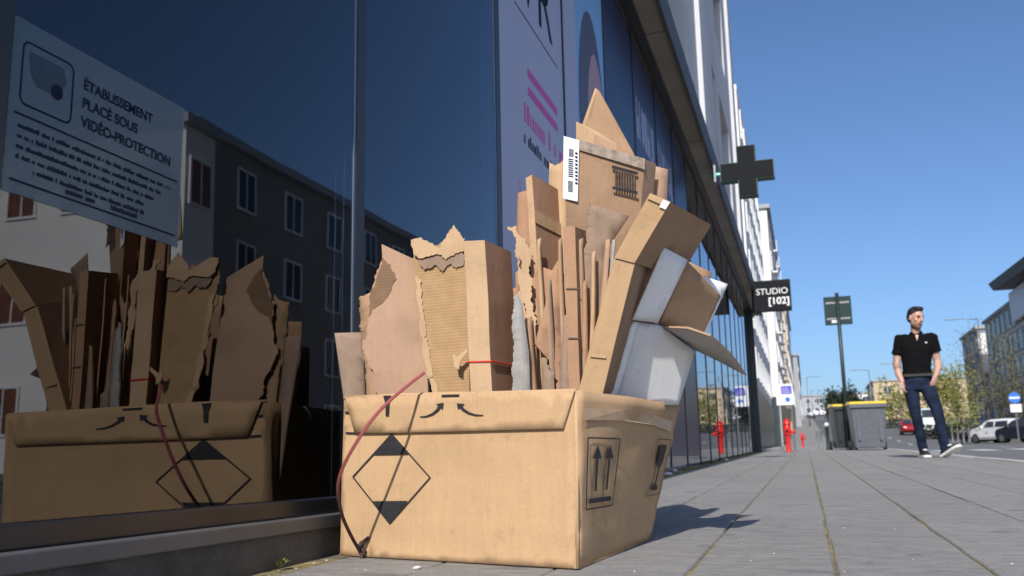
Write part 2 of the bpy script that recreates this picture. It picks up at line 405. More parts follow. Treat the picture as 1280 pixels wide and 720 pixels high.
for r in range(-2, 31):
    for c in cols:
        xc = JO + (c+.5)*PW
        yc = r*PL + .49 + ((c*7) % 5)*.19
        tilt = random.uniform(-.003, .003); dx = random.uniform(-.0012, .0012); dz = random.uniform(-.0006, .0006)
        near = yc > .9
        if near and not (c == -3 and yc < .9) and cnt < 300 and (yc > 1.0):
            o = bpy.data.objects.new('paver', random.choice(pms)); COL.objects.link(o); o.parent = pv; cnt += 1
            o.location = (xc+dx, yc, gz(yc)+dz); o.rotation_euler = (math.atan2(gz(yc+.3)-gz(yc-.3), .6), tilt, random.uniform(-.002, .002))
        else:
            k = len(fv); x, y = PW/2-.004, PL/2-.001
            fv += [(xc-x, yc-y, gz(yc-y)), (xc+x, yc-y, gz(yc-y)), (xc+x, yc+y, gz(yc+y)), (xc-x, yc+y, gz(yc+y))]; ff.append((k, k+1, k+2, k+3))
tag(mk('paver_field', fv, ff, M['paver'], pv), kind='stuff')
# kerb stones
kb = empty('kerb'); tag(kb, kind='structure')
kme = bpy.data.meshes.new('kerb_stone'); b_ = MB().box((0, -.497, -.15), (.14, .497, .004)); kme.from_pydata([tuple(v) for v in b_.v], [], b_.f); kme.materials.append(M['kerb'])
for i in range(60):
    o = bpy.data.objects.new('kerb_stone', kme); COL.objects.link(o); o.parent = kb; y = i+.5-2
    o.location = (KX+.002, y, gz(y)+random.uniform(-.003, .003)); o.rotation_euler = (math.atan2(gz(y+.5)-gz(y-.5), 1), 0, 0)
# painted lines on the road
def stripe(name, x0, x1, y0, y1, dz=-.125):
    n = max(1, int((y1-y0)/4)); v = []; f = []
    for i in range(n+1): y = y0+(y1-y0)*i/n; v += [(x0, y, gz(y)+dz), (x1, y, gz(y)+dz)]
    for i in range(n): f.append((2*i, 2*i+1, 2*i+3, 2*i+2))
    return tag(mk(name, v, f, M['markwhite']), kind='structure')
for i in range(14): stripe('road_marking', 6.9, 7.05, 12+i*8.5, 15+i*8.5)
stripe('road_marking', 12.2, 12.35, 14, 120)
for i in range(4): stripe('road_marking', 2.3+i*1.0, 2.8+i*1.0, 27, 30)

# ================================================================== shop building
SB = empty('shop_building', (-1.06, 4, 0)); tag(SB, 'long glass shopfront with dark frames, concrete canopy and pale upper storeys', 'building')
OG = SB.location
Y0, Y1 = -1.2, 21.6
XF, XG = -1.015, -1.06
def bpart(name, a, b, mat, parent=SB, bevel=0): return MB().box(a, b).build(name, mat, parent, OG, bevel=bevel)
# plinth, sill (level while the pavement climbs)
mb = MB(); pts = []
bpart('plinth', (-1.5, Y0, -.4), (XF-.006, Y1, .085), M['plinth'])
bpart('window_sill', (-1.2, Y0, .086), (XF+.004, 8.0, .1145), M['sill'], bevel=.003)
bpart('window_sill', (-1.2, 8.002, .086), (XF+.004, Y1, .1145), M['sill'], bevel=.003)
bpart('bottom_frame', (-1.14, Y0, .1146), (-1.035, Y1, .150), M['frame'], bevel=.004)
ZT = 3.40
# mullions
edges = [-1.16, -.10, .985, 2.135, 3.325]
while edges[-1] < Y1-1.2: edges.append(edges[-1]+1.12)
edges[-1] = Y1
for i, y in enumerate(edges):
    if i < 5:
        bpart('mullion', (-1.15, y-.022, .1505), (-1.0555, y+.026, ZT), M['frame'])
        bpart('mullion_cover', (-1.15, y-.034, .151), (-1.0575, y-.023, ZT-.001), M['alu'])
    else: bpart('mullion', (-1.11, y-.009, .1505), (-1.052, y+.009, ZT), M['frame'])
for y0, y1 in zip(edges, edges[1:]):
    a = .026 if y0 < 3.4 else .009; b = .034 if y1 < 3.4 else .009
    bpart('glass_pane', (-1.072, y0+a+.0005, .1508), (XG, y1-b-.0005, ZT-.002), M['glass'])
bpart('top_frame', (-1.14, Y0, ZT+.001), (-1.045, Y1, ZT+.10), M['frame'])
# interior
bpart('floor', (-6, Y0, -.1), (-1.16, Y1, .086-.002), M['infloor'])
bpart('ceiling', (-6, Y0, 3.55), (-1.16, Y1, 3.6), M['inwall'])
bpart('back_wall', (-6.1, Y0, -.1), (-6.001, Y1, 3.7), M['inwall'])
bpart('end_wall', (-6, Y0-.1, -.1), (-1.16, Y0-.001, 3.7), M['inwall'])
pw = bpart('partition_wall', (-5.9, 2.62, .085), (-1.86, 2.70, 3.54), M['inwall'])
for i in range(40):
    z = .09+i*.086
    bpart('board', (-5.9, 2.598, z), (-1.87, 2.619, z+.077), M['inboard'], pw)
bpart('pillar', (-1.855, 2.45, .085), (-1.42, 2.9, 3.54), M['inpillar'])
bpart('display_wall', (-5.9, 7.0, .085), (-1.5, 7.1, 3.54), M['inwall'])
bpart('display_wall', (-5.9, 13.0, .085), (-1.5, 13.1, 3.54), M['inwall'])
# end post at the far corner
bpart('corner_post', (-1.10, Y1+.001, .0), (-.96, Y1+.13, ZT+.1), M['darkpole'])
# canopy slab, cast in lengths with open joints
for i in range(9):
    a = -1.2+i*2.72; b = min(a+2.70, 22.8)
    if b > a+.2: bpart('canopy_slab', (-1.30, a, ZT+.101), (-.815, b, ZT+.30), M['slab'])
bpart('canopy_soffit_rebate', (-1.042, -1.2, ZT+.06), (-.98, 22.8, ZT+.1005), M['frame'])
bpart('canopy_fascia', (-.8145, -1.2, ZT+.07), (-.79, 22.8, ZT+.34), plain('fascia_metal', (.06, .062, .07), .6, .1, 5))
# upper wall with window openings
XW = -1.10
wins = []
for fl in range(4):
    zb = 5.15+fl*2.95
    for (a, b) in ((.6, 2.4), (5.2, 6.6), (9.5, 11.4), (15.6, 16.3), (17.0, 19.3)):
        wins.append((a, b, zb, zb+1.75))
ycuts = sorted({-1.2, 22.8, *[w_[0] for w_ in wins], *[w_[1] for w_ in wins]}); zcuts = sorted({ZT+.301, 17.6, *[w_[2] for w_ in wins], *[w_[3] for w_ in wins]})
mb = MB()
def inwin(y, z): return any(a < y < b and c < z < d for a, b, c, d in wins)
for y0, y1 in zip(ycuts, ycuts[1:]):
    for z0, z1 in zip(zcuts, zcuts[1:]):
        if not inwin((y0+y1)/2, (z0+z1)/2):
            k = len(mb.v); mb.v += [V((XW, y0, z0)), V((XW, y1, z0)), V((XW, y1, z1)), V((XW, y0, z1))]; mb.f.append((k, k+1, k+2, k+3))
for a, b, c, d in wins:
    for p in (((XW, b, c), (XW-.32, b, c), (XW-.32, b, d), (XW, b, d)), ((XW, a, d), (XW-.32, a, d), (XW-.32, a, c), (XW, a, c)), ((XW, a, c), (XW-.32, a, c), (XW-.32, b, c), (XW, b, c)), ((XW, b, d), (XW-.32, b, d), (XW-.32, a, d), (XW, a, d))):
        k = len(mb.v); mb.v += [V(x) for x in p]; mb.f.append((k, k+1, k+2, k+3))
# solid behind
for p in (((XW, 22.8, ZT+.301), (-9, 22.8, ZT+.301), (-9, 22.8, 17.6), (XW, 22.8, 17.6)), ((XW, -1.2, ZT+.301), (XW, -1.2, 17.6), (-9, -1.2, 17.6), (-9, -1.2, ZT+.301)), ((XW, -1.2, 17.6), (XW, 22.8, 17.6), (-9, 22.8, 17.6), (-9, -1.2, 17.6))):
    k = len(mb.v); mb.v += [V(x) for x in p]; mb.f.append((k, k+1, k+2, k+3))
uw = mb.build('upper_wall', M['render'], SB, OG)
for a, b, c, d in wins:
    wf = bpart('window', (XW-.40, a, c), (XW-.321, b, d), M['alu'], SB)
    bpart('pane', (XW-.3205, a+.06, c+.06), (XW-.318, (a+b)/2-.03, d-.06), M['paneglass'], wf)
    bpart('pane', (XW-.3205, (a+b)/2+.03, c+.06), (XW-.318, b-.06, d-.06), M['paneglass'], wf)
for y in (3.9, 8.0, 13.3, 21.0):                    # slightly proud pilaster bands on the wall
    bpart('wall_band', (XW+.001, y-.45, ZT+.305), (XW+.07, y+.45, 17.5), M['render'])
bpart('parapet', (XW-.1, -1.2, 17.601), (XW+.1, 22.8, 17.75), M['alu'])

# ================================================================== notices and posters on the glass
NX = XG+.0008
def fpt(y, z, x=NX): return V((x, y, z))
def fquad(name, y0, y1, z0, z1, mat, parent, x=NX, th=.0008, org=None):
    return MB().box((x, y0, z0), (x+th, y1, z1)).build(name, mat, parent, org if org is not None else (parent.location if parent else (x, (y0+y1)/2, z0)))
a = fac(13, 16); b = fac(228, 304); ny0, ny1, nz0, nz1 = .985, 1.412, .612, .876
no = fquad('window_notice', ny0+.03, ny1, nz0, nz1, M['noticep'], None); tag(no, 'pale blue video surveillance notice stuck on the left glass pane', 'notice')
og = V(no.location); NY = ny0+.03
MX = NX+.0009
def rowbars(parent, y0, z, n, size, mat, x, org, spread, seed, slant=0):
    rnd = random.Random(seed); mb = MB(); y = y0; big = size > .04
    for i in range(n):
        wd = size*rnd.uniform(.35, .8)
        if rnd.random() < .16: y += size*.6
        hh_ = size*rnd.choice((.7, .7, 1.0)); (MB().box((x, y, z), (x+.0006, y+wd*.5, z+hh_)).build('printed_letter', mat, parent, org) if big else mb.box((x, y, z), (x+.0006, y+wd*.5, z+hh_))); y += wd*.5+size*.18*spread
    if not big: return tag(mb.build('printed_line', mat, parent, org), kind='stuff')
def outline(parent, y0, y1, z0, z1, r, t, mat, x, org, name='printed_frame'):
    mb = MB(); pts = []
    for cy, cz, a0 in ((y1-r, z1-r, 0), (y0+r, z1-r, 90), (y0+r, z0+r, 180), (y1-r, z0+r, 270)):
        for k in range(6): a_ = radians(a0+18*k); pts.append((cy+r*cos(a_), cz+r*sin(a_), cos(a_), sin(a_)))
    n = len(pts)
    for i in range(n):
        y, z, c, s_ = pts[i]; y2, z2, c2, s2 = pts[(i+1) % n]; k = len(mb.v)
        mb.v += [V((x, y, z)), V((x, y-c*t, z-s_*t)), V((x, y2-c2*t, z2-s2*t)), V((x, y2, z2))]; mb.f.append((k, k+1, k+2, k+3))
    return mb.build(name, mat, parent, org)
outline(no, NY+.018, NY+.122, nz0+.135, nz0+.235, .014, .0035, M['navyink'], MX, og)
mb = MB(); Yc = NY+.07; Zc = nz0+.19
mb.poly([V((MX, Yc+dy, Zc+dz)) for dy, dz in ((-.038, .03), (.03, .03), (.036, .008), (.022, -.018), (-.02, -.018), (-.034, .0))], V((.0006, 0, 0))); mb.build('camera_picture', plain('notice_grey', (.05, .08, .11), .6, .1, 20, spec=.1), no, og)
mb = MB(); mb.poly([V((MX+.0007, Yc+.018+.012*cos(t*pi/6), Zc-.012+.012*sin(t*pi/6))) for t in range(12)], V((.0006, 0, 0))); mb.build('camera_lens_picture', M['navyink'], no, og)
for i, s_ in enumerate(('ÉTABLISSEMENT', 'PLACÉ SOUS', 'VIDÉO-PROTECTION')):
    text('lettering', s_, .0235, M['navyink'], frame_m((MX, NY+.142, nz0+.205-i*.031), (0, 1, 0), (0, 0, 1)), no, .0004, .0006)
for z in (nz0+.118, nz0+.018): fquad('printed_rule', NY+.012, ny1-.012, z, z+.003, M['navyink'], no, MX, .0006, og)
for i in range(5): rowbars(no, NY+.02+(.03 if i == 4 else 0), nz0+.099-i*.0155, 84-5*i, .0072, M['navyink'], MX, og, 1, i)
rowbars(no, NY+.12, nz0+.026, 14, .009, M['navyink'], MX, og, 1, 20); rowbars(no, NY+.22, nz0+.026, 16, .009, M['navyink'], MX, og, 1, 21)
# posters stand just behind the panes
PX = XG+.0012
po = fquad('window_poster', 3.365, 4.43, .24, 3.36, M['poster'], None, PX); tag(po, 'pale lilac poster with magenta bars on the shop glass', 'poster')
og = V(po.location); mx = PX+.0009
text('lettering', 'VR', .48, M['navyink'], frame_m((mx, 3.66, 2.23), (0, 1, 0), (0, 0, 1)), po, .0004)
MB().box((mx, 3.59, 2.15), (mx+.0006, 4.32, 2.157)).build('printed_rule', M['navyink'], po, og)
for z in (1.885, 1.80): MB().box((mx, 3.77, z), (mx+.0006, 4.29, z+.042)).build('printed_bar', M['pink'], po, og)
rowbars(po, 3.70, 1.655, 15, .09, M['pink'], mx, og, 1, 5)
rowbars(po, 3.69, 1.555, 26, .055, M['navyink'], mx, og, 1, 6)
MB().box((mx, 3.61, .93), (mx+.0006, 3.617, 1.37)).build('printed_rule', M['pink'], po, og)
rowbars(po, 3.67, 1.05, 16, .052, M['navyink'], mx, og, 1, 8); rowbars(po, 3.81, 1.14, 12, .052, M['navyink'], mx, og, 1, 9)
p2 = fquad('window_poster', 4.46, 5.55, .24, 3.36, M['posterblue'], None, PX); tag(p2, 'sky blue poster with a dark haired portrait on the shop glass', 'poster')
og2 = V(p2.location)
def blob(cy, cz, ry, rz, mat, name, x, wob=.05, sd=1, n=28):
    rnd = random.Random(sd); mb = MB(); mb.poly([V((x, cy+ry*cos(2*pi*k/n)*(1+rnd.uniform(-wob, wob)), cz+rz*sin(2*pi*k/n)*(1+rnd.uniform(-wob, wob)))) for k in range(n)], V((.0005, 0, 0))); return mb.build(name, mat, p2, og2)
MB().box((mx, 4.462, .25), (mx+.0005, 4.76, 3.35)).build('pale_margin', M['poster'], p2, og2)
blob(5.16, 2.12, .36, .72, M['posterdark'], 'portrait_hair', mx+.0007, 0); blob(5.27, 2.06, .25, .56, M['posterskin'], 'portrait_face', mx+.0014, 0)
blob(5.12, 1.92, .1, .27, M['pink'], 'portrait_scarf', mx+.0021, .25, 4); blob(5.1, 1.25, .31, .36, M['posterdark'], 'portrait_shoulder', mx+.0009)
# blue vinyl on the next panes
k_ = 0
for i in range(len(edges)-1):
    if 5.5 < edges[i] < 9.6:
        v_ = fquad('window_vinyl', edges[i]+.03, edges[i+1]-.03, .24, 3.36, M['vinylblue'], None, PX)
        tag(v_, ['deep blue vinyl right after the portrait poster', 'deep blue vinyl with white lettering strokes near its top', 'deep blue vinyl pane behind the top of the cardboard pile', 'last deep blue vinyl pane towards the pharmacy cross', 'dark blue vinyl below the pharmacy cross'][min(k_, 4)], 'window vinyl', 'blue vinyl window panels')
        if k_ in (1, 2):
            rnd = random.Random(i); mbv = MB()
            for j in range(7):
                y = edges[i]+.12+j*.125; mbv.box((PX+.0009, y, 2.62), (PX+.0016, y+.03, 2.95))
                if rnd.random() < .6: mbv.box((PX+.0009, y+.031, rnd.choice((2.62, 2.76, 2.92))), (PX+.0015, y+.085, rnd.choice((2.66, 2.8, 2.95))+.0))
            tag(mbv.build('lettering_strokes', M['poster'], v_, v_.location), kind='stuff')
        k_ += 1
# cloud shaped decoration hanging inside
c0 = fac(308, 40, -1.25); mb = MB(); pts = []
for (cy, cz, r, a0, a1) in ((-.09, 0, .07, 90, 270), (0, -.035, .06, 215, 325), (.09, 0, .075, 270, 450), (.02, .09, .085, 20, 160)):
    for k in range(9): t = radians(a0+(a1-a0)*k/8); pts.append(V((c0.x, c0.y+cy+r*cos(t), c0.z+.05+cz+r*sin(t))))
mb.poly(pts, V((.012, 0, 0)))
cl = mb.build('cloud_decoration', M['cloud'], None, c0); tag(cl, 'blue cloud shaped decoration hanging inside the left shop window', 'decoration')
MB().box((c0.x+.0125, c0.y-.06, c0.z+.03), (c0.x+.0135, c0.y+.09, c0.z+.04)).build('red_stripe', M['red'], cl, c0)
MB().tube([c0+V((.005, 0, .2)), V((c0.x+.005, c0.y, 3.54))], .002, 5).build('string', M['ink'], cl, c0)

# ================================================================== hanging signs
# pharmacy cross
cp = at(934, 215, 10.6); cr = empty('pharmacy_cross_sign', cp); tag(cr, 'black pharmacy cross sign with teal edges jutting from the canopy', 'sign')
def cross_pts(s, tk): return [V(p) for p in ((-tk, -s), (tk, -s), (tk, -tk), (s, -tk), (s, tk), (tk, tk), (tk, s), (-tk, s), (-tk, tk), (-s, tk), (-s, -tk), (-tk, -tk))]
S_, T_ = .295, .105
mb = MB(); mb.poly([V((p.x, -.07, p.y)) for p in cross_pts(S_, T_)], V((0, .14, 0))); mb.build('cross_body', plain('dark_teal_case', (.012, .07, .06), .5, .1, 20), cr)
mb = MB(); mb.poly([V((p.x, -.078, p.y)) for p in cross_pts(S_-.008, T_-.008)], V((0, .0078, 0))); mb.build('cross_face', M['blacksign'], cr)
for i in range(3): outline_mat = None
mb = MB(); mb.tube([(-S_-.001, 0, 0), (-.84-cp.x, 0, -.0)], .028, 10); mb.build('bracket_arm', M['teal'], cr)
mb = MB(); mb.box((-.7895-cp.x, -.08, -.10), (-.77-cp.x, .08, .10)); mb.build('wall_plate', M['steel'], cr)
# black studio sign
sp = at(965, 370, 19.0); sr = empty('studio_sign', sp); tag(sr, 'black projecting sign reading STUDIO [102] past the pharmacy cross', 'sign')
MB().box((-.385, -.05, -.31), (.36, .05, .31)).build('sign_box', M['blacksign'], sr, bevel=.008)
text('lettering', 'STUDIO', .17, M['white'], frame_m(sp+V((-.30, -.052, .03)), (1, 0, 0), (0, 0, 1)), sr, .001)
text('lettering', '[102]', .19, M['white'], frame_m(sp+V((-.08, -.052, -.17)), (1, 0, 0), (0, 0, 1)), sr, .001, .004)
mb = MB(); mb.tube([(-.3855, 0, .15), (-.80-sp.x, 0, .15)], .02, 8); mb.tube([(-.3855, 0, -.15), (-.80-sp.x, 0, -.15)], .02, 8); mb.build('bracket_arm', M['frame'], sr)

# ================================================================== the cardboard box
def gpt(x, y): return onpl(x, y, V((0, -.015, 1)), (0, 0, 0))
FL, FR, BR = gpt(425, 696), gpt(721, 713), gpt(813, 675); BL = FL + (BR-FR) + V((-.0, -.02, 0))
FN = V((0, 0, 1)).cross(FR-FL).normalized()       # points into the box
FLT = onpl(430, 497, FN, FL); FRT = onpl(719, 488, FN, FL)
BRT = at(847, 508, 2.30); BLT = V((BL.x-.01, BL.y, .36))
def board(name, pts, thick, mats, parent=None, amp=.0025, torn=(), tamp=.006, grid=.022, seed=0, disp=None, origin=None, plane=None, extra=None):
    """a sheet of board: outline of (pixel x, pixel y, metres down the street) fitted to one plane, or 3-D points"""
    P3 = [at(*p) if not isinstance(p, V) else p for p in pts]
    c = sum(P3, V())/len(P3)
    if plane: n = plane
    else:
        n = V()
        for i in range(len(P3)):
            a, b = P3[i]-c, P3[(i+1) % len(P3)]-c; n += a.cross(b)
        n.normalize()
    if n.dot(CAM-c) < 0: n = -n
    P3 = [onpl(p[0], p[1], n, c) if not isinstance(p, V) else p-n*(p-c).dot(n) for p in pts]
    vv = (V((0, 0, 1))-n*n.z)
    vv = vv.normalized() if vv.length > .05 else V((0, 1, 0))
    uu = vv.cross(n)
    rnd = random.Random(seed+11)
    poly = []
    for i, p in enumerate(P3):
        q_ = P3[(i+1) % len(P3)]; L = (q_-p).length; poly.append(p)
        k = int(L/(.0035 if i in torn else grid))
        for j in range(1, k):
            t = j/k; s = p.lerp(q_, t)
            if i in torn:
                d = (q_-p).normalized().cross(n); s = s + d*(tamp*2.6*noise.noise(s*38+V((seed, 0, 0)))+tamp*1.1*noise.noise(s*130+V((0, seed, 0)))+rnd.uniform(-.0012, .0012))
            poly.append(s)
    p2 = [V(((p-c).dot(uu), (p-c).dot(vv))) for p in poly]
    xs = [p.x for p in p2]; ys_ = [p.y for p in p2]; allp = list(p2)
    def inside(x, y):
        r = False; j = len(p2)-1
        for i in range(len(p2)):
            if (p2[i].y > y) != (p2[j].y > y) and x < (p2[j].x-p2[i].x)*(y-p2[i].y)/(p2[j].y-p2[i].y)+p2[i].x: r = not r
            j = i
        return r
    x = min(xs)+grid*.7
    while x < max(xs):
        y = min(ys_)+grid*.7
        while y < max(ys_):
            if inside(x, y) and min((V((x, y))-p).length for p in p2) > grid*.5: allp.append(V((x+rnd.uniform(-.3, .3)*grid, y+rnd.uniform(-.3, .3)*grid)))
            y += grid
        x += grid
    nb = len(p2)
    vo, _, fo, _, _, _ = delaunay_2d_cdt(allp, [(i, (i+1) % nb) for i in range(nb)], [], 1, 1e-6)
    verts, uv = [], []
    for p in vo:
        h = amp*noise.noise(V((p.x*6+seed*3.7, p.y*5, seed)))*1.6
        if disp: h += disp(p.x, p.y)
        verts.append(c+uu*p.x+vv*p.y+n*h); uv.append((p.x, p.y))
    m = len(verts)
    faces, idx = [], []
    ec = {}
    for f_ in fo:
        a = [vo[i] for i in f_]
        ar = (a[1].x-a[0].x)*(a[2].y-a[0].y)-(a[2].x-a[0].x)*(a[1].y-a[0].y)
        f_ = list(f_) if ar > 0 else list(reversed(f_))
        faces.append(tuple(f_)); idx.append(0); faces.append(tuple(m+i for i in reversed(f_))); idx.append(1)
        for i in range(len(f_)):
            e = (f_[i], f_[(i+1) % len(f_)]); ec[e] = 1
    for (i, j) in ec:
        if (j, i) not in ec: faces.append((j, i, m+i, m+j)); idx.append(2)
    verts += [v_-n*thick for v_ in verts]; uv += uv
    o = mk(name, verts, faces, list(mats), parent, origin if origin is not None else (parent.location if parent else (c.x, c.y, min(v_.z for v_ in verts))), False, idx, uv)
    if amp and 'torn' not in name:
        for p in o.data.polygons: p.use_smooth = p.material_index < 2
    o['_n'] = tuple(n)
    del o['_n']
    return o
K1 = (M['kraft'], M['kraft2'], M['edge'])
bx0 = (FL+FR+BR+BL)/4
BX = empty('cardboard_box', (bx0.x, bx0.y, bx0.z)); tag(BX, 'big open cardboard box on the pavement, stuffed with flattened cartons', 'box')
out_ = -FN
# front wall: crease near the bottom, slightly slumped
def fd(x, y): return -.0022*math.exp(-((y+.125-.01*x)/.006)**2) - .004*max(0, 1-((x*x)/.08))*max(0, 1-abs(y)/.2)*0
lift = V((0, 0, .003))
board('front_wall', [FL+lift, FR+lift, FRT, FLT], .005, K1, BX, .0008, seed=1, disp=fd)
rp = V(((FR-BR).cross(V((0, 0, 1))))).normalized()
def quadgrid(a, b, c, d, nu, nv, amp, seed, th, inward, mats, name, parent, disp=None):
    v, uv, f = [], [], []
    for j in range(nv+1):
        for i in range(nu+1):
            s, t = i/nu, j/nv; p = a*(1-s)*(1-t)+b*s*(1-t)+c*s*t+d*(1-s)*t
            nn = (b-a).cross(d-a).normalized(); h = amp*noise.noise(V((s*4, t*3, seed)))*1.5+(disp(s, t) if disp else 0)
            v.append(p+nn*h); uv.append((s*(b-a).length, t*(d-a).length))
    m = len(v); idx = []
    for j in range(nv):
        for i in range(nu):
            q0 = j*(nu+1)+i; f.append((q0, q0+1, q0+nu+2, q0+nu+1)); idx.append(0); f.append((m+q0+nu+1, m+q0+nu+2, m+q0+1, m+q0)); idx.append(1)
    nn = (b-a).cross(d-a).normalized(); v += [p-nn*th for p in v]; uv += uv
    bl = [i for i in range(nu+1)]; rt = [j*(nu+1)+nu for j in range(nv+1)]; tp = [nv*(nu+1)+i for i in range(nu, -1, -1)]; lf = [j*(nu+1) for j in range(nv, -1, -1)]
    loop = bl+rt[1:]+tp[1:]+lf[1:-1]
    for i in range(len(loop)):
        p, q_ = loop[i], loop[(i+1) % len(loop)]; f.append((q_, p, m+p, m+q_)); idx.append(2)
    o = mk(name, v, f, list(mats), parent, parent.location if parent else a, False, idx, uv)
    for p in o.data.polygons: p.use_smooth = p.material_index < 2
    return o
quadgrid(FR+lift, BR+lift, BRT, FRT+V((0, .0, 0)), 24, 16, .004, 3, .005, None, K1, 'side_wall', BX, lambda s, t: .026*sin(pi*s*.85+.25)*t-.0025*math.exp(-((t-.24-.02*s)/.02)**2)-.003*math.exp(-((t-.80)/.02)**2))
quadgrid(BR+lift, BL+lift, BLT, BRT, 10, 8, .004, 4, .005, None, K1, 'back_wall', BX)
quadgrid(BL+lift, FL+lift, FLT, BLT, 10, 8, .004, 5, .005, None, K1, 'side_wall', BX)
quadgrid(FL+lift*1.4-FN*-.006, FR+lift*1.4+FN*.006, BR+lift*1.4, BL+lift*1.4, 4, 4, 0, 5, .003, None, K1, 'bottom', BX)
mb = MB(); mb.tube([FR+lift+FN*.003, FR.lerp(FRT, .5)+FN*.003, FRT+FN*.003], .0038, 8); mb.build('corner_fold', M['kraft'], BX, BX.location, True)
# outer flap folded down over the front
def fp(x, y, off=.0075): return onpl(x, y, FN, FL-FN*off)
FLP = [fp(431, 497.5), fp(470, 494.5), fp(520, 494), fp(580, 491.5), fp(650, 489.5), fp(718, 488), fp(703.5, 535.5), fp(600, 538.5), fp(500, 541), fp(443, 541.5)]
board('front_flap', FLP, .004, K1, BX, .0009, torn=(0, 1, 2, 3, 4), tamp=.0012, seed=6, plane=-FN)
# fold roll along the top edge
mb = MB(); mb.tube([FLT+FN*.002+V((0, 0, -.001)), FLT.lerp(FRT, .3)+FN*.002+V((0, 0, .0015)), FLT.lerp(FRT, .7)+FN*.002+V((0, 0, -.0008)), FRT+FN*.002+V((0, 0, -.001))], .0046, 8); mb.build('top_fold', M['kraft'], BX, BX.location, True)
# prints on the front
def decal(name, pxs, mat, off, parent=BX, plane=None, p0=None, th=.0004):
    n = plane or FN; p = p0 if p0 is not None else FL-FN*off
    mb = MB(); mb.poly([onpl(x, y, n, p) for x, y in pxs], -n*th if plane is None else n*th); return mb.build(name, mat, parent, parent.location)
def line_px(name, a, b, wpx, mat, off, **k):
    d = V((b[0]-a[0], b[1]-a[1])).normalized(); e = V((-d.y, d.x))*wpx/2
    return decal(name, [(a[0]+e.x, a[1]+e.y), (b[0]+e.x, b[1]+e.y), (b[0]-e.x, b[1]-e.y), (a[0]-e.x, a[1]-e.y)], mat, off, **k)
DT, DR, DB, DL = (489.5, 542.5), (537.5, 597), (487, 654.5), (441, 596)
DO = .0022
for i, (p, q_) in enumerate(((DT, DR), (DR, DB), (DB, DL), (DL, DT))): line_px('printed_diamond_edge', p, q_, 1.5, M['ink'], DO+.0001*i)
decal('printed_diamond_corner', [(489.5, 543), (510.5, 568), (466, 568.5)], M['ink'], DO+.0006)
decal('printed_diamond_corner', [(464, 626.5), (509.5, 626), (487, 654)], M['ink'], DO+.0006)
FO = .0093
def curved_arrow(pts, w0, w1, head):
    a, b = [], []
    for i, (x, y) in enumerate(pts):
        x2, y2 = pts[min(i+1, len(pts)-1)]; x1, y1 = pts[max(i-1, 0)]; d = V((x2-x1, y2-y1)).normalized(); e = V((-d.y, d.x))*(w0+(w1-w0)*i/(len(pts)-1))/2
        a.append((x+e.x, y+e.y)); b.append((x-e.x, y-e.y))
    decal('printed_arrow', a+b[::-1], M['ink'], FO); decal('printed_arrow_head', head, M['ink'], FO+.0004)
curved_arrow([(525, 521), (533, 520.5), (541, 517.5), (547, 512.5), (550, 507.5)], 1.2, 4.5, [(545, 505), (554.5, 503.5), (553.5, 512)])
curved_arrow([(604, 519), (595, 519), (586, 516.5), (579, 512), (575.5, 507.5)], 1.2, 4.5, [(571, 504), (581, 505), (572.5, 512)])
decal('printed_mark', [(479, 494.6), (489, 494.4), (487, 503), (486, 520), (482, 520), (482, 506)], M['ink'], FO+.0002)
decal('printed_mark', [(552, 493.4), (574, 492.8), (574, 495.6), (552, 496.2)], M['ink'], FO+.0003)
decal('printed_mark', [(431.5, 514), (438, 514.5), (438, 517.5), (431.5, 517)], M['ink'], DO)
decal('printed_mark', [(432, 540), (444, 540.2), (444, 542.4), (432, 542)], M['ink'], DO+.001)
# prints on the side: points given by position along the wall and up it
def swp(s, t, off=.003):
    a, b, c, d = FR+lift, BR+lift, BRT, FRT
    p = a*(1-s)*(1-t)+b*s*(1-t)+c*s*t+d*(1-s)*t
    nn = (b-a).cross(d-a).normalized()
    return p+nn*(.026*sin(pi*s*.85+.25)*t + off)
def sdecal(name, st, mat, off=.0055):
    mb = MB(); nn = (BR-FR).cross(FRT-FR).normalized(); mb.poly([swp(s, t, off) for s, t in st], nn*.0004); return mb.build(name, mat, BX, BX.location)
def sline(p, q_, w_, mat=None, off=.0055):
    d = V((q_[0]-p[0], q_[1]-p[1])).normalized(); e = V((-d.y, d.x))*w_/2
    sdecal('printed_line', [(p[0]+e.x, p[1]+e.y), (q_[0]+e.x, q_[1]+e.y), (q_[0]-e.x, q_[1]-e.y), (p[0]-e.x, p[1]-e.y)], mat or M['ink'], off)
for p, q_ in (((.05, .32), (.05, .73)), ((.05, .73), (.30, .73)), ((.30, .73), (.30, .32)), ((.30, .32), (.05, .32))): sline(p, q_, .008)
for s in (.125, .225):
    sline((s, .42), (s, .62), .018); sdecal('printed_arrow_head', [(s-.035, .61), (s+.035, .61), (s, .69)], M['ink'])
sline((.075, .365), (.28, .365), .028)
for p, q_ in (((.72, .34), (.72, .74)), ((.72, .74), (.93, .74)), ((.93, .74), (.93, .34)), ((.93, .34), (.72, .34))): sline(p, q_, .006, M['inkfaint'])
sdecal('printed_glass_symbol', [(.77, .70), (.88, .70), (.87, .58), (.835, .53), (.835, .42), (.87, .40), (.87, .375), (.78, .375), (.78, .40), (.815, .42), (.815, .53), (.78, .58)], M['ink'])
mb = MB(); pts = [(.02, .83), (.3, .845), (.6, .835), (.9, .80), (.9, .875), (.6, .905), (.3, .91), (.02, .90)]
sdecal('tape_strip', pts, M['tape'], .0045)

# ================================================================== cardboard standing in the box
KB = lambda f_, b_='kraft2', e_='edge': (M[f_], M[b_], M[e_])
def thing_board(name, pts, label, mats, thick=.004, cat='cardboard', grp='flattened cardboard in the box', **k):
    o = board(name, pts, thick, mats, **k); tag(o, label, cat, grp); return o
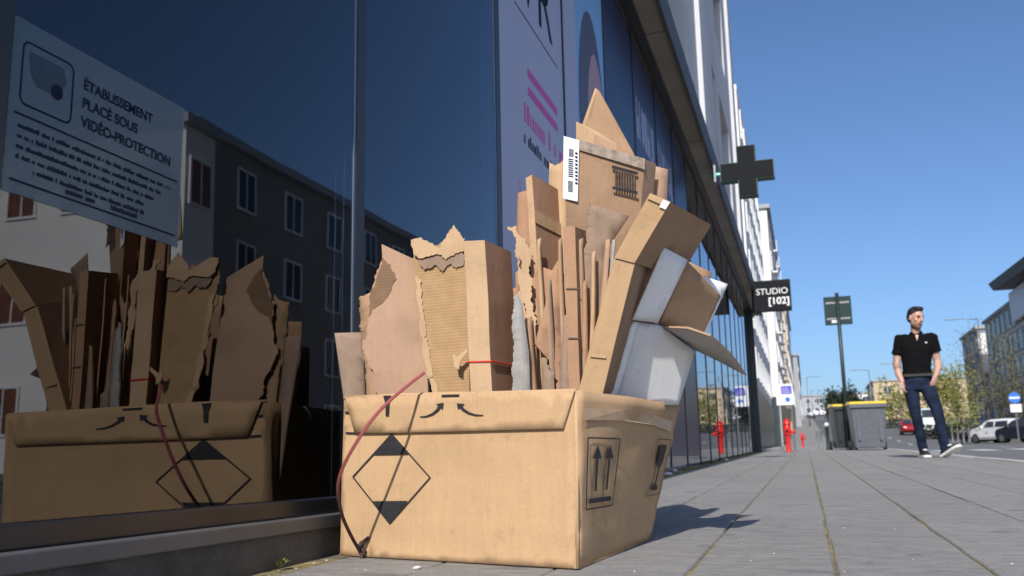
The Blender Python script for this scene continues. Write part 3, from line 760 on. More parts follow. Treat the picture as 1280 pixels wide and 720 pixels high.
# left cluster
thing_board('cardboard_flap', [(418, 416, 1.935), (453, 415, 1.955), (462, 600, 1.955), (444, 600, 1.935)], 'grey brown flap at the far left end of the box', KB('kraftg'), seed=21)
b2 = thing_board('torn_cardboard_sheet', [(477, 305, 1.945), (524, 327, 1.935), (533, 455, 1.925), (540, 620, 1.915), (486, 620, 1.925), (472, 492, 1.935), (453, 433, 1.945), (461, 398, 1.945), (460, 369, 1.945), (478, 326, 1.945)], 'pinkish brown sheet with a torn dark left edge, leftmost tall sheet', KB('kraft5'), seed=22, torn=(5, 6, 7, 8), tamp=.004)
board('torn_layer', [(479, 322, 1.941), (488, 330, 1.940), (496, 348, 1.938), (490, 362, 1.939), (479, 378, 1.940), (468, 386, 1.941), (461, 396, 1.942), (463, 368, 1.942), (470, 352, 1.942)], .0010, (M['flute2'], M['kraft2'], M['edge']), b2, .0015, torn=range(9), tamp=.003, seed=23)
thing_board('cardboard_strip', [(449, 372, 1.96), (468, 358, 1.96), (478, 490, 1.95), (483, 610, 1.95), (464, 610, 1.95), (458, 480, 1.955), (452, 410, 1.96)], 'narrow brown strip behind the leftmost torn sheet', KB('kraft2'), seed=24, torn=(0, 5, 6), tamp=.003)
b3 = thing_board('torn_corrugated_sheet', [(516, 304, 1.905), (581, 307, 1.89), (586, 430, 1.88), (588, 620, 1.875), (548, 620, 1.885), (541, 494, 1.89), (533, 452, 1.895), (524, 392, 1.90), (518, 341, 1.905)], 'ochre corrugated sheet ripped open along its top edge', (M['flute'], M['kraft2'], M['edge']), seed=25, torn=(0, 5, 6, 7, 8), tamp=.005)
board('torn_liner', [(514, 299, 1.897), (527, 297, 1.894), (538, 304, 1.892), (550, 309, 1.889), (558, 295, 1.887), (567, 281, 1.885), (574, 290, 1.884), (581.5, 298, 1.882), (581, 313, 1.881), (570, 316, 1.883), (557, 325, 1.885), (548, 318, 1.888), (536, 321, 1.891), (524, 323, 1.893), (517, 318, 1.895)], .0012, KB('kraft4', 'kraft2', 'edge'), b3, .0012, grid=.012, torn=range(15), tamp=.002, seed=26)
board('torn_shade', [(521, 322, 1.899), (548, 318, 1.893), (578, 313, 1.885), (579, 332, 1.884), (570, 336, 1.886), (562, 330, 1.888), (553, 341, 1.890), (544, 331, 1.893), (534, 335, 1.896), (525, 331, 1.898)], .0008, (M['kraftg'], M['kraftg'], M['kraftg']), b3, .0006, grid=.012, torn=range(10), tamp=.003, seed=27)  # flush darker patch: the shade below the ripped liner, put into its colour
for k_, (x0, y0, x1, y1) in enumerate(((519, 345, 527, 420), (527, 420, 536, 470), (536, 470, 543, 492))):
    board('torn_edge_layer', [(x0, y0, 1.899-.004*k_), (x0+6, y0+3, 1.897-.004*k_), (x1+5, y1, 1.894-.004*k_), (x1-1, y1, 1.896-.004*k_)], .0008, KB('kraft4'), b3, .001, grid=.01, torn=range(4), tamp=.002, seed=140+k_)
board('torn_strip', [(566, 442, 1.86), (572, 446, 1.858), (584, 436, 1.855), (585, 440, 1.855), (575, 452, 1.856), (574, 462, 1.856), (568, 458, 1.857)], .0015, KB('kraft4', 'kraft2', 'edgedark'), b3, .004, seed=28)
def carton(name, quad, Yq, target, Yt, mats, label=None, parent=None, sub=(7, 12), amp=.0015, bevel=.0012, seed=0):
    """closed carton: front quad tl,tr,br,bl by pixel, depth from the second corner to a target pixel"""
    Q = [at(x, y, yy) for (x, y), yy in zip(quad, Yq if isinstance(Yq, (list, tuple)) else [Yq]*4)]
    D = at(*target, Yt)-Q[1]
    tl, tr, br, bl = Q; B_ = [p+D for p in Q]
    root_o = parent.location if parent else (bl+br)/2
    v, f, uv, idx = [], [], [], []
    def face(a, b, c, d, mi):
        k = len(v); nu = 3; nv = 8
        for j in range(nv+1):
            for i in range(nu+1):
                s, t = i/nu, j/nv; p = a*(1-s)*(1-t)+b*s*(1-t)+c*s*t+d*(1-s)*t
                w_ = noise.noise_vector(p*9+V((seed, 0, 0)))*amp; v.append(p+w_); uv.append((s*(b-a).length+mi*.3, t*(d-a).length))
        for j in range(nv):
            for i in range(nu): q0 = k+j*(nu+1)+i; f.append((q0, q0+1, q0+nu+2, q0+nu+1)); idx.append(mi)
    face(bl, br, tr, tl, 0); face(br, br+D, tr+D, tr, 1); face(bl+D, bl, tl, tl+D, 1); face(tl, tr, tr+D, tl+D, 2); face(br+D, bl+D, tl+D, tr+D, 1)
    o = mk(name, v, f, list(mats), parent, root_o, False, idx, uv)
    bm = bmesh.new(); bm.from_mesh(o.data); bmesh.ops.remove_doubles(bm, verts=bm.verts, dist=.0004); bmesh.ops.recalc_face_normals(bm, faces=bm.faces); bm.to_mesh(o.data); bm.free()
    bv = o.modifiers.new('bevel', 'BEVEL'); bv.width = bevel; bv.segments = 2; bv.limit_method = 'ANGLE'; bv.angle_limit = radians(50)
    return o, Q, D
c4, Q4, D4 = carton('slim_carton', [(579.5, 301.5), (606.5, 300), (621, 620), (594, 620)], 1.855, (639, 315.5), 2.0, (M['kraft4'], M['kraft3'], M['kraft4']))
tag(c4, 'upright slim closed carton circled by a thin red cord', 'carton', 'flattened cardboard in the box')
mb = MB(); n4 = (Q4[1]-Q4[0]).cross(Q4[3]-Q4[0]).normalized()
tcord = .48
pL = Q4[0].lerp(Q4[3], .487); pR = Q4[1].lerp(Q4[2], .487); e1 = V((-.002, -.0025, 0)); e2 = V((.002, -.0025, 0))
mb.tube([pL+D4+V((-.0025, .002, 0)), pL+e1, pR+e2, pR+D4+V((.0025, .002, .0)), pL+D4+V((-.0025, .002, 0))], .0018, 6); mb.build('red_cord', M['red'], c4, c4.location)
# grey scraps and torn pieces right of it
thing_board('grey_cardboard_scrap', [(641, 372, 1.87), (648, 366, 1.872), (653, 380, 1.874), (661, 440, 1.878), (668, 620, 1.88), (640, 620, 1.865)], 'grey weathered scrap beside the slim closed carton', KB('greyboard', 'greyboard'), seed=31, torn=(0, 1, 5), tamp=.0015, amp=.0008)
thing_board('torn_cardboard_strip', [(645, 297, 1.92), (662, 305, 1.925), (662, 338, 1.925), (669, 408, 1.925), (672, 475, 1.92), (676, 620, 1.92), (658, 620, 1.915), (655, 470, 1.915), (659, 420, 1.918), (650, 352, 1.92)], 'ragged tan strip standing between grey scrap and tall sheet', KB('kraft4'), seed=32, torn=(0, 1, 2, 7, 8, 9), tamp=.004)
thing_board('torn_cardboard_tip', [(634, 284, 1.955), (646, 283, 1.955), (657, 300, 1.955), (663, 420, 1.95), (668, 620, 1.95), (652, 620, 1.95), (648, 380, 1.95), (645, 297, 1.955)], 'pale ragged tip poking left below the dark narrow sheet', KB('kraft4'), seed=33, torn=(0, 1, 6, 7), tamp=.004)
thing_board('narrow_dark_sheet', [(647, 241, 1.99), (660, 237, 1.99), (672, 380, 1.98), (680, 620, 1.97), (660, 620, 1.97), (652, 400, 1.98), (646, 296, 1.99)], 'dark brown narrow sheet left of the tall thick edged sheet', KB('kraft3'), seed=34)
c8, Q8, D8 = carton('thick_edged_sheet', [(657, 222), (665, 217.5), (692, 640), (680, 640)], 1.955, (704.5, 241), 2.085, (M['edge'], M['kraft3'], M['edge']))
tag(c8, 'tall thick edged sheet leaning left of the labelled carton', 'carton', 'flattened cardboard in the box')
thing_board('creased_sheet', [(667, 330, 1.945), (690, 338, 1.95), (699, 322, 1.955), (704, 480, 1.945), (704, 620, 1.94), (684, 620, 1.93), (678, 470, 1.935)], 'reddish creased sheet in front of the tall thick edged sheet', KB('kraft3'), seed=36)
thing_board('diagonal_sheet', [(696.5, 329, 1.935), (705, 342, 1.94), (707, 430, 1.935), (706, 620, 1.92), (700, 620, 1.915), (694, 459, 1.915), (669, 430, 1.90)], 'brown sheet with a long slanting left edge in the middle', KB('kraft3', 'kraft2', 'edge'), seed=37)
thing_board('slat_edge', [(676, 448, 1.90), (684, 452, 1.90), (692, 470, 1.90), (700, 620, 1.895), (684, 620, 1.895)], 'short brown slat below the slanting sheet', KB('kraftg'), seed=38, torn=(0, 1))
thing_board('slat_strip', [(705, 395, 1.895), (710, 392, 1.895), (716, 620, 1.885), (700, 620, 1.885), (699, 470, 1.89)], 'thin brown slat just left of the middle tall carton', KB('kraftg'), seed=39)
c10, Q10, D10 = carton('tall_narrow_carton', [(703, 283), (718.5, 283), (730, 640), (717, 640)], 1.875, (737, 290), 1.99, (M['kraft3'], M['kraft2'], M['kraft2']))
tag(c10, 'tall narrow carton with sunlit edge in the middle of the pile', 'carton', 'flattened cardboard in the box')
# thin sheets packed edge-on between the bigger ones
rnd = random.Random(77)
for i, (xt, yt, xb, yy, wpx, m_, l_) in enumerate(((652, 318, 664, 1.975, 5, 'kraft2', 'very thin brown sheet edge behind the ragged tan strip'), (672, 300, 683, 1.93, 4, 'kraft4', 'thin pale sheet edge crossing the tall thick edged sheet'), (684, 352, 690, 1.915, 5, 'kraftg', 'thin dark sheet edge left of the slanting sheet'), (699, 300, 706, 1.91, 4, 'kraft5', 'thin pinkish sheet edge left of the tall narrow carton'),
        (724, 300, 727, 1.90, 5, 'kraft2', 'thin brown sheet edge right of the tall narrow carton'), (741, 316, 735, 1.888, 4, 'kraft4', 'thin pale sheet edge before the ragged grey brown sheet'), (730, 352, 731, 1.882, 4, 'kraft3', 'short reddish sheet edge low beside the narrow carton'), (660, 398, 668, 1.90, 5, 'kraft3', 'short reddish sheet edge behind the grey scrap'), (646, 340, 655, 1.985, 5, 'kraft3', 'dark thin sheet edge deepest behind the grey scrap'))):
    thing_board('thin_sheet', [(xt, yt, yy), (xt+wpx, yt-3, yy+.012), (xb+wpx+6, 560, yy+.01), (xb, 560, yy-.005)], l_, KB(m_), seed=90+i, thick=.003, amp=.003)
n10 = (Q10[1]-Q10[0]).cross(Q10[3]-Q10[0]).normalized(); n10 = n10 if n10.dot(CAM-Q10[0]) > 0 else -n10
for ya in (422, 360): mb = MB(); mb.poly([onpl(x, y, n10, Q10[0]+n10*.0022) for x, y in ((704.5+(ya-283)*.04, ya), (722+(ya-283)*.02, ya), (722+(ya-283)*.02, ya+1.8), (704.5+(ya-283)*.04, ya+1.8))], n10*.0004); mb.build('crease_mark', M['inkfaint'], c10, c10.location)
n8 = D8.cross(Q8[2]-Q8[1]).normalized(); n8 = n8 if n8.dot(CAM-Q8[1]) > 0 else -n8
mb = MB(); mb.poly([onpl(x, y, n8, Q8[1]+n8*.0025) for x, y in ((668, 262), (704, 281), (704, 296), (668.5, 278))], n8*.0005); mb.build('tape_strip', M['tape'], c8, c8.location)
# the labelled carton
c9, Q9, D9 = carton('labelled_carton', [(705, 170), (806, 198.5), (780, 500), (712, 500)], (1.985, 2.10, 2.10, 1.96), (820, 205), 2.17, (M['kraft2'], M['kraft5'], M['kraft4']), seed=5)
tag(c9, 'wide brown carton with white shipping label and black printed mark', 'carton', 'flattened cardboard in the box')
n9 = (Q9[1]-Q9[0]).cross(Q9[3]-Q9[0]).normalized(); n9 = n9 if n9.dot(CAM-Q9[0]) > 0 else -n9
def d9(name, pxs, mat, off, th=.0006):
    mb = MB(); mb.poly([onpl(x, y, n9, Q9[0]+n9*off) for x, y in pxs], n9*th); return mb.build(name, mat, c9, c9.location)
OFF9 = .0045
d9('tape_strip', [(724, 175), (806, 198.5), (806, 212), (722.5, 187)], plain('worn_tape', (.33, .26, .20), .4, .35, 60), OFF9-.001)
lb = d9('shipping_label', [(704.5, 170), (724, 175.5), (722, 252), (703.5, 248)], M['paper'], OFF9)
for k, (x0, x1, y0, y1) in enumerate(((711, 717, 186, 196), (710.5, 716.5, 198, 222), (710, 716, 226, 240), (719, 722, 190, 232))):
    n_ = 9
    for j in range(n_):
        ya = y0+(y1-y0)*j/n_; d9('label_print', [(x0, ya), (x1, ya+1), (x1, ya+1.0+(y1-y0)/n_*.55), (x0, ya+(y1-y0)/n_*.55)], M['navyink'], OFF9+.0007+.0001*k, .0003)
d9('printed_bar', [(765, 206.5), (797, 215), (797, 219), (765, 210.5)], M['ink'], OFF9)
d9('printed_bar', [(765.5, 233), (797, 239.5), (797, 243), (765.5, 236.5)], M['ink'], OFF9)
for j in range(8): x = 768.5+j*3.3; d9('printed_barcode_line', [(x, 211.5+j*.87), (x+1.9, 212+j*.87), (x+1.9, 234+j*.7), (x, 233.5+j*.7)], M['inkfaint'], OFF9)
thing_board('pinkish_sheet', [(818, 207, 2.20), (835, 211.5, 2.22), (832, 300, 2.21), (808, 480, 2.2), (790, 480, 2.18), (806, 300, 2.19)], 'pinkish sheet edge right behind the labelled carton', KB('kraft5'), seed=41)
thing_board('pale_folded_sheet', [(687, 202, 2.06), (697, 205, 2.06), (705, 195, 2.065), (712, 330, 2.06), (716, 620, 2.05), (690, 620, 2.05), (686, 227, 2.06)], 'pale tan sheet peeking out left of the shipping label', KB('kraft4'), seed=42, torn=(0, 1))
ap = thing_board('pointed_sheet', [(746, 111, 2.16), (750, 115, 2.16), (793, 193, 2.15), (780, 500, 2.12), (715, 500, 2.12), (725, 177, 2.15)], 'pointed brown sheet at the very top of the pile', KB('kraft2', 'kraft2', 'edge'), seed=43, thick=.006)
board('second_layer', [(744, 110, 2.175), (747, 112, 2.175), (740, 140, 2.172), (724, 250, 2.165), (714, 250, 2.165), (722, 172, 2.17)], .004, KB('kraft4'), ap, .002, seed=44)
c44, _, _ = carton('rolled_strip', [(742, 166), (771, 180), (770, 250), (742, 240)], 2.13, (748, 165), 2.15, (M['kraft5'], M['kraft4'], M['kraft4'])); tag(c44, 'small light folded strip at the foot of the pointed sheet', 'cardboard', 'flattened cardboard in the box')
# sheets in front of the labelled carton
thing_board('grey_brown_sheet', [(737, 254, 1.925), (787, 270, 1.955), (762, 307, 1.935), (757, 420, 1.92), (756, 620, 1.91), (724, 620, 1.895), (721, 398, 1.895), (727, 340, 1.90), (733, 296, 1.91)], 'greyish brown sheet with a ragged left edge below the label', KB('kraftg'), seed=45, torn=(6, 7, 8), tamp=.003)
for i, (a0, a1, b0, b1, yy, l_, m_) in enumerate((((748, 300), (752, 299), (731, 620), (722, 620), 1.93, 'thin slat nearest the grey brown ragged sheet', 'kraft3'), ((757, 300), (763, 299), (741, 620), (729, 620), 1.915, 'thin slat leaning against the big bent carton', 'kraft5'), ((765, 300), (769, 299), (748, 620), (739, 620), 1.905, 'thin grey slat hugging the bent carton edge', 'greyboard'))):
    thing_board('leaning_slat', [(*a0, yy), (*a1, yy), (*b0, yy-.02), (*b1, yy-.02)], l_, KB(m_), seed=50+i, thick=.004)
# big bent carton
q15 = empty('bent_carton', at(738, 560, 1.83)); tag(q15, 'big closed carton bent over to the right, lit along its edge', 'carton', 'flattened cardboard in the box')
lo, QL, DL_ = carton('lower_half', [(767, 323.5), (794.5, 327), (750.5, 502), (719, 502)], (1.835, 1.835, 1.865, 1.865), (829, 313), 2.08, (M['kraft6'], M['kraft2'], M['kraft4']), parent=q15, seed=8)  # both halves: the shade on the side faces is put into a darker board
up, QU, DU = carton('upper_half', [(812.5, 241), (838.5, 252), (793, 328.5), (767, 322)], (1.805, 1.805, 1.832, 1.832), (889, 281.5), 2.10, (M['kraft6'], M['kraft2'], M['kraft4']), parent=q15, seed=9)
mb = MB(); nU = (QU[1]-QU[0]).cross(QU[3]-QU[0]).normalized(); nU = nU if nU.dot(CAM-QU[0]) > 0 else -nU
mb.poly([onpl(x, y, nU, QU[0]+nU*.003) for x, y in ((813, 242), (838, 252.5), (834, 259), (809, 248))], nU*.0005); mb.build('tape_strip', M['tape'], q15, q15.location)
mb = MB(); mb.poly([onpl(x, y, nU, QU[0]+nU*.0036) for x, y in ((829, 249.5), (837.5, 253), (832, 262), (824, 258.5))], nU*.0005); mb.build('white_sticker', M['paper'], q15, q15.location)
nL = (QL[1]-QL[0]).cross(QL[3]-QL[0]).normalized(); nL = nL if nL.dot(CAM-QL[0]) > 0 else -nL
mb = MB(); mb.poly([onpl(x, y, nL, QL[0]+nL*.003) for x, y in ((738, 442), (758, 444), (757.5, 448), (737.5, 446))], nL*.0005); mb.build('tape_strip', M['tape'], q15, q15.location)
# white carton with open flaps
wc = empty('white_carton', at(790, 520, 2.05)); tag(wc, 'white carton with open flaps sticking out at the right end', 'carton', 'flattened cardboard in the box')
WB = (M['whiteboard'], M['kraft2'], M['edge'])
board('front_edge', [(791, 401, 1.955), (798, 403, 1.965), (769, 506, 1.965), (755, 504, 1.955)], .004, WB, wc, .0008, seed=61)
board('main_panel', [(796, 402, 1.985), (824, 407, 2.04), (869, 440, 2.15), (848, 506, 2.20), (768, 506, 2.0)], .004, WB, wc, .0015, seed=62)
board('upper_flap', [(829.5, 309, 1.93), (859.5, 325, 1.99), (823, 404, 2.0), (791, 400, 1.94)], .004, WB, wc, .0015, seed=63)
board('inner_panel', [(859, 326, 2.03), (901, 370, 2.20), (877, 421, 2.22), (823, 406, 2.06)], .004, KB('kraft2'), wc, .0015, seed=64)
board('rear_flap', [(863, 340, 2.2), (910, 355, 2.28), (880, 424, 2.26), (850, 410, 2.2)], .004, WB, wc, .0015, seed=65)
board('side_flap', [(829, 409, 2.03), (860, 410, 2.0), (888, 420, 2.0), (913, 443, 2.15), (932.5, 470, 2.36), (898, 452, 2.29), (866, 437, 2.22)], .004, (M['greyflap'], M['whiteboard'], M['edge']), wc, .002, seed=66)
thing_board('brown_tab', [(859, 326, 2.24), (890, 340, 2.27), (889, 349, 2.27), (872, 400, 2.24), (850, 395, 2.22)], 'brown tab between the white carton flaps', KB('kraft2'), seed=67)
# backs of the pile: cartons leaning behind, seen mirrored in the glass
for i, (x, y, hh, ln, col, lb_) in enumerate((
        (-.66, 2.14, .58, .24, 'kraft3', 'tall brown sheet standing behind the slim carton'), (-.70, 2.20, .56, .28, 'kraft2', 'second brown sheet behind the slim carton'),
        (-.56, 2.24, .66, .20, 'kraft4', 'pale tan sheet leaning at the back of the box'), (-.72, 2.27, .54, .26, 'kraft5', 'pinkish sheet leaning at the back left of the box'),
        (-.54, 2.31, .62, .26, 'kraft2', 'rearmost brown sheet in the box'), (-.58, 2.07, .54, .16, 'kraft3', 'reddish sheet in the shade behind the tall thick edged sheet'))):
    u_ = V((.92, .06-.03*i, 0)).normalized(); p = V((x, y, .06)); up_ = V((.03*i-.06, .05, 1)).normalized()
    thing_board('standing_sheet', [p-u_*ln/2, p+u_*ln/2, p+u_*ln/2+up_*hh, p-u_*ln/2+up_*(hh-.02*i)], lb_, KB(col), seed=70+i, amp=.004)
# ================================================================== rope with its bulge towards the sun
sA, sB = fp(527, 496, .01), fp(452, 693, .004)
pn = (sB-sA).cross(SUN).normalized()
rp_px = [(527, 468), (516, 477), (502, 488), (486, 502), (468, 521), (450, 546), (433, 575), (424, 598), (422.5, 618), (428, 645), (438, 668), (448, 686), (452, 693)]
pts = []
for i, (x, y) in enumerate(rp_px):
    p = onpl(x, y, pn, sA) if i > 2 else None
    pts.append(p)
p3 = pts[3]; e0 = at(530, 466, 1.80)
for i in range(3): pts[i] = e0.lerp(p3, i/3)
pts[1] = at(516, 476.5, pts[1].y); pts[2] = at(502, 488, pts[2].y)
def smooth_path(P, n):
    out = []
    for i in range(len(P)-1):
        a, b, c, d = P[max(i-1, 0)], P[i], P[i+1], P[min(i+2, len(P)-1)]
        for j in range(n):
            t = j/n; out.append(.5*((2*b)+(c-a)*t+(2*a-5*b+4*c-d)*t*t+(3*b-a-3*c+d)*t**3))
    return out+[P[-1]]
sp_ = smooth_path(pts, 6)
# strand stays clear of the wall
sp_ = [p if (p-FL).dot(FN) < -.006 or p.z > .35 else p - FN*((p-FL).dot(FN)+.006) for p in sp_]
mb = MB(); mb.tube(sp_, .0036, 8); ro = mb.build('twisted_rope', M['rope'], None, sB, True)
ul = ro.data.uv_layers.new(name='UVMap'); nr = len(sp_)
for l in ro.data.loops: r_ = l.vertex_index//8; ul.data[l.index].uv = ((l.vertex_index % 8)/8, 1-r_/(nr-1))
tag(ro, 'faded red rope looping down the front of the box', 'rope')
mb = MB(); c_ = sB+V((.004, -.004, .004)); mb.tube([c_+V((-.012, 0, .014)), c_+V((.006, -.006, .006)), c_+V((.004, -.002, -.008)), c_+V((-.004, 0, .02)), c_+V((.014, 0, .030))], .0045, 6); mb.build('knot', M['rope'], ro, sB, True)
mb = MB(); mb.tube([c_+V((.0, -.003, .0)), c_+V((.001, -.006, -.018)), c_+V((-.006, -.012, -.030))], .004, 6); mb.build('loose_end', M['rope'], ro, sB, True)

# ================================================================== litter, moss, weed
mm = []
rnd = random.Random(3); mbm = MB()
for i in range(420):
    y = 3.0+rnd.random()**1.3*19; x = -1.008+abs(rnd.gauss(0, .035)); s = rnd.uniform(.006, .02)
    if noise.noise(V((y*1.1, 3, 0))) < -.08: continue
    k = len(mbm.v); c = V((x, y, gz(y)))
    pts = [c+V((s*cos(t*1.2566), s*1.8*sin(t*1.2566), .0)) for t in range(5)]
    mbm.v += pts+[c+V((0, 0, s*.7))]; mbm.f += [(k+j, k+(j+1) % 5, k+5) for j in range(5)]
tag(mbm.build('moss', M['moss']), 'dry yellow moss along the foot of the shopfront', 'moss', kind='stuff')
for i, (px, py, l_) in enumerate(((834, 594, 'pale crumpled scrap at the shopfront foot behind the box'), (843, 590, 'second pale scrap lying beside the shopfront foot'), (908, 575.5, 'tiny pale scrap on the moss farther along'), (521, 711, 'tiny paper scrap on the ground before the box'))):
    p = gpt(px, py); rnd = random.Random(i); mb = MB(); s = .03 if i < 3 else .007
    mb.ell(p+V((0, 0, s*.35)), (s, s*1.3, s*.4), 7, 5)
    mb.v = [v_+V((rnd.uniform(-1, 1), rnd.uniform(-1, 1), 0))*s*.35 for v_ in mb.v]
    tag(mb.build('paper_scrap', M['paper'], None, p), l_, 'litter', 'scraps of litter')
rnd = random.Random(12); mbg = MB()
for i in range(420):
    y = 1.3+rnd.random()**2*9; x = rnd.uniform(-.98, KX) if rnd.random() < .6 else -1.0+abs(rnd.gauss(0, .12)); s = rnd.uniform(.0012, .0038)
    k = len(mbg.v); c = V((x, y, gz(y)-.0002)); mbg.v += [c+V((s*cos(t*1.57+i)*rnd.uniform(.7, 1.3), s*sin(t*1.57+i)*1.2, 0)) for t in range(4)]+[c+V((0, 0, s*.8))]; mbg.f += [(k+j, k+(j+1) % 4, k+4) for j in range(4)]
tag(mbg.build('grit', M['kerb']), 'fine grit scattered over the pavement', 'grit', kind='stuff')
wp = V((-1.003, gpt(287, 709).y, 0)); wp.z = gz(wp.y); rnd = random.Random(5); wr = empty('weed', wp); tag(wr, 'small green weed growing at the foot of the plinth', 'weed')
for i in range(14):
    a = rnd.uniform(-1.3, 1.3); L = rnd.uniform(.012, .034); d = V((cos(a)*.7, sin(a), rnd.uniform(.5, 1.6))).normalized(); sd_ = d.cross(V((0, 0, 1))).normalized()*L*.2
    m_ = MB(); m_.v = [V(), d*L*.5+sd_, d*L+V((0, 0, -L*.2)), d*L*.5-sd_, d*L*.5+V((0, 0, .0015))]; m_.f = [(0, 1, 4), (1, 2, 4), (2, 3, 4), (3, 0, 4)]; m_.build('leaf', M['leafm'], wr)

# ================================================================== street furniture
def hydrant(p, s, label):
    r = empty('fire_hydrant', p); tag(r, label, 'fire hydrant')
    MB().lathe([(.10*s, 0), (.10*s, .03*s), (.075*s, .05*s), (.07*s, .45*s), (.085*s, .5*s), (.11*s, .52*s), (.115*s, .74*s), (.10*s, .8*s)], n=18).build('body', M['red'], r, smooth=True, bevel=.004)
    MB().lathe([(.118*s, .8*s), (.118*s, .84*s), (.09*s, .92*s), (.04*s, .97*s), (.03*s, 1.0*s)], n=18).build('bonnet', M['red'], r, smooth=True)
    mb = MB(); mb.tube([(.09*s, -.02, .60*s), (.20*s, -.05, .58*s)], .05*s, 12); mb.build('side_outlet', M['red'], r, smooth=True)
    mb = MB(); mb.tube([(.2005*s, -.05, .58*s), (.225*s, -.056, .575*s)], .058*s, 12); mb.build('outlet_cap', M['red'], r, smooth=True)
    mb = MB(); mb.tube([(0, -.09*s, .62*s), (0, -.13*s, .62*s)], .045*s, 12); mb.build('front_outlet', M['rubber'], r, smooth=True)
    return r
p = gpt(986, 565); hydrant(p, .69, 'red fire hydrant on the pavement before the white building')
p = at(1003, 550, 40); hydrant(V((p.x, 40, gz(40))), .6, 'second red hydrant farther up the street, tiny')
# pole with a dark rectangular panel seen from behind
pb = gpt(1062, 562.5); Yp = pb.y
r = empty('sign_post', pb); tag(r, 'dark pole carrying a rectangular dark green panel seen from behind', 'sign post')
top = at(1051.5, 366, Yp)-pb; pc = at(1052.5, 387.5, Yp)-pb
top = V((0, 0, top.z)); pc = V((0, 0, pc.z))
MB().tube([(0, 0, 0), top], .042, 12).build('pole', M['darkpole'], r, smooth=True)
MB().box((-.29, .05, pc.z-.32), (.29, .075, pc.z+.32)).build('panel', M['darkpanel'], r, bevel=.004)
for z in (pc.z-.18, pc.z+.18): MB().box((-.25, .043, z-.02), (.25, .0495, z+.02)).build('rail', M['steel'], r)
MB().box((-.15, .0445, pc.z-.27), (-.03, .0498, pc.z-.215)).build('sticker', M['paper'], r)
MB().lathe([(.10, 0), (.10, .02), (.06, .05)], n=14).build('foot_plate', M['darkpole'], r)
# wheelie bins
def wheelie_bin(p, rz, wd, dp, hh, body, label):
    r = empty('wheelie_bin', p, rz); tag(r, label, 'bin', 'wheelie bins by the sign post')
    t, b = .5, .41
    m_ = MB(); m_.hexa([(-wd*b, -dp*b, .04), (wd*b, -dp*b, .04), (wd*b, dp*b, .04), (-wd*b, dp*b, .04), (-wd*t, -dp*t, hh), (wd*t, -dp*t, hh), (wd*t, dp*t, hh), (-wd*t, dp*t, hh)]); m_.build('body', body, r, bevel=.02)
    MB().box((-wd*.53, -dp*.55, hh-.075), (wd*.53, -dp*.501, hh-.005)).build('rim', body, r, bevel=.008)
    for s in (-1, 1): MB().box((s*wd*.30-.02, -dp*.5, .2), (s*wd*.30+.02, -dp*.47, hh-.12)).build('rib', body, r)
    v = [(-wd*.54, -dp*.57, hh+.002), (wd*.54, -dp*.57, hh+.002), (wd*.54, dp*.55, hh+.002), (-wd*.54, dp*.55, hh+.002), (-wd*.50, -dp*.50, hh+.055), (wd*.50, -dp*.50, hh+.055), (wd*.50, dp*.5, hh+.085), (-wd*.50, dp*.5, hh+.085)]
    MB().hexa(v).build('lid', M['binlid'], r, bevel=.012)
    MB().tube([(-wd*.45, dp*.6, hh-.02), (wd*.45, dp*.6, hh-.02)], .018, 8).build('handle', body, r)
    for s in (-1, 1): MB().tube([(s*wd*.46, dp*.43, .1), (s*wd*.54, dp*.43, .1)], .1, 14).build('wheel', M['rubber'], r)
p = gpt(1087, 562.5); wheelie_bin(p, radians(3), .70, .74, .93, M['binbody'], 'grey wheelie bin with yellow lid right of the sign post')
p = at(1061, 562, Yp+1.0); wheelie_bin(V((p.x-.05, Yp+1.05, gz(Yp+1.05))), radians(8), .55, .7, .96, M['bindark'], 'dark wheelie bin with yellow lid behind the sign post')
# bollards
def bollard(px, Y, hh, label, ball=True):
    p = at(px, 560, Y); p = V((p.x, Y, gz(Y))); r = empty('bollard', p); tag(r, label, 'bollard', 'bollards along the kerb')
    MB().lathe([(.055, 0), (.05, .04), (.042, .06), (.042, hh-.1), (.05, hh-.08)], n=12).build('post', M['darkpole'] if ball else M['steel'], r, smooth=True)
    MB().ell((0, 0, hh-.03), (.055, .055, .055), 12, 8).build('ball_top', M['white'] if ball else M['steel'], r, smooth=True)
bollard(1035.5, 24, .62, 'dark bollard with white ball top left of the sign post')
bollard(1027, 34, .6, 'grey bollard just behind the white topped one', False)
bollard(1022, 46, .7, 'farther grey bollard near the pavement end', False)
for i, (px, Y) in enumerate(((1192, 50), (1199, 51), (1206, 50), (1213, 52))):
    bollard(px, Y, .7, ['first', 'second', 'third', 'fourth'][i]+' grey post in the row left of the white car', False)
# violet blue info sign
p = at(982, 492, 27); bz = gz(27); r = empty('information_sign', V((p.x, 27, bz))); tag(r, 'white sign with a violet blue square above the hydrant', 'sign')
sg = .74
for s in (-.2, .14): MB().tube([(s, .03, 0), (s, .03, p.z-bz+.2)], .025, 8).build('post', M['steel'], r)
def sgb(n_, a, b, m_): MB().box((a[0]*sg, a[1], p.z-bz+a[2]*sg), (b[0]*sg, b[1], p.z-bz+b[2]*sg)).build(n_, m_, r)
sgb('panel', (-.34, -.02, -.42), (.26, 0, .34), M['white']); sgb('blue_field', (-.16, -.024, -.02), (.22, -.0205, .28), M['signblue'])
for i in range(3): sgb('printed_line', (-.12, -.027, .03+i*.075), (.17-.04*i, -.0245, .06+i*.075), M['poster'])
m_ = MB(); m_.poly([V((sg*(.06+.09*cos(t*pi/8)), -.022, p.z-bz+sg*(-.22+.09*sin(t*pi/8)))) for t in range(16)], V((0, -.003, 0))); m_.build('blue_disc', M['trafficblue'], r)
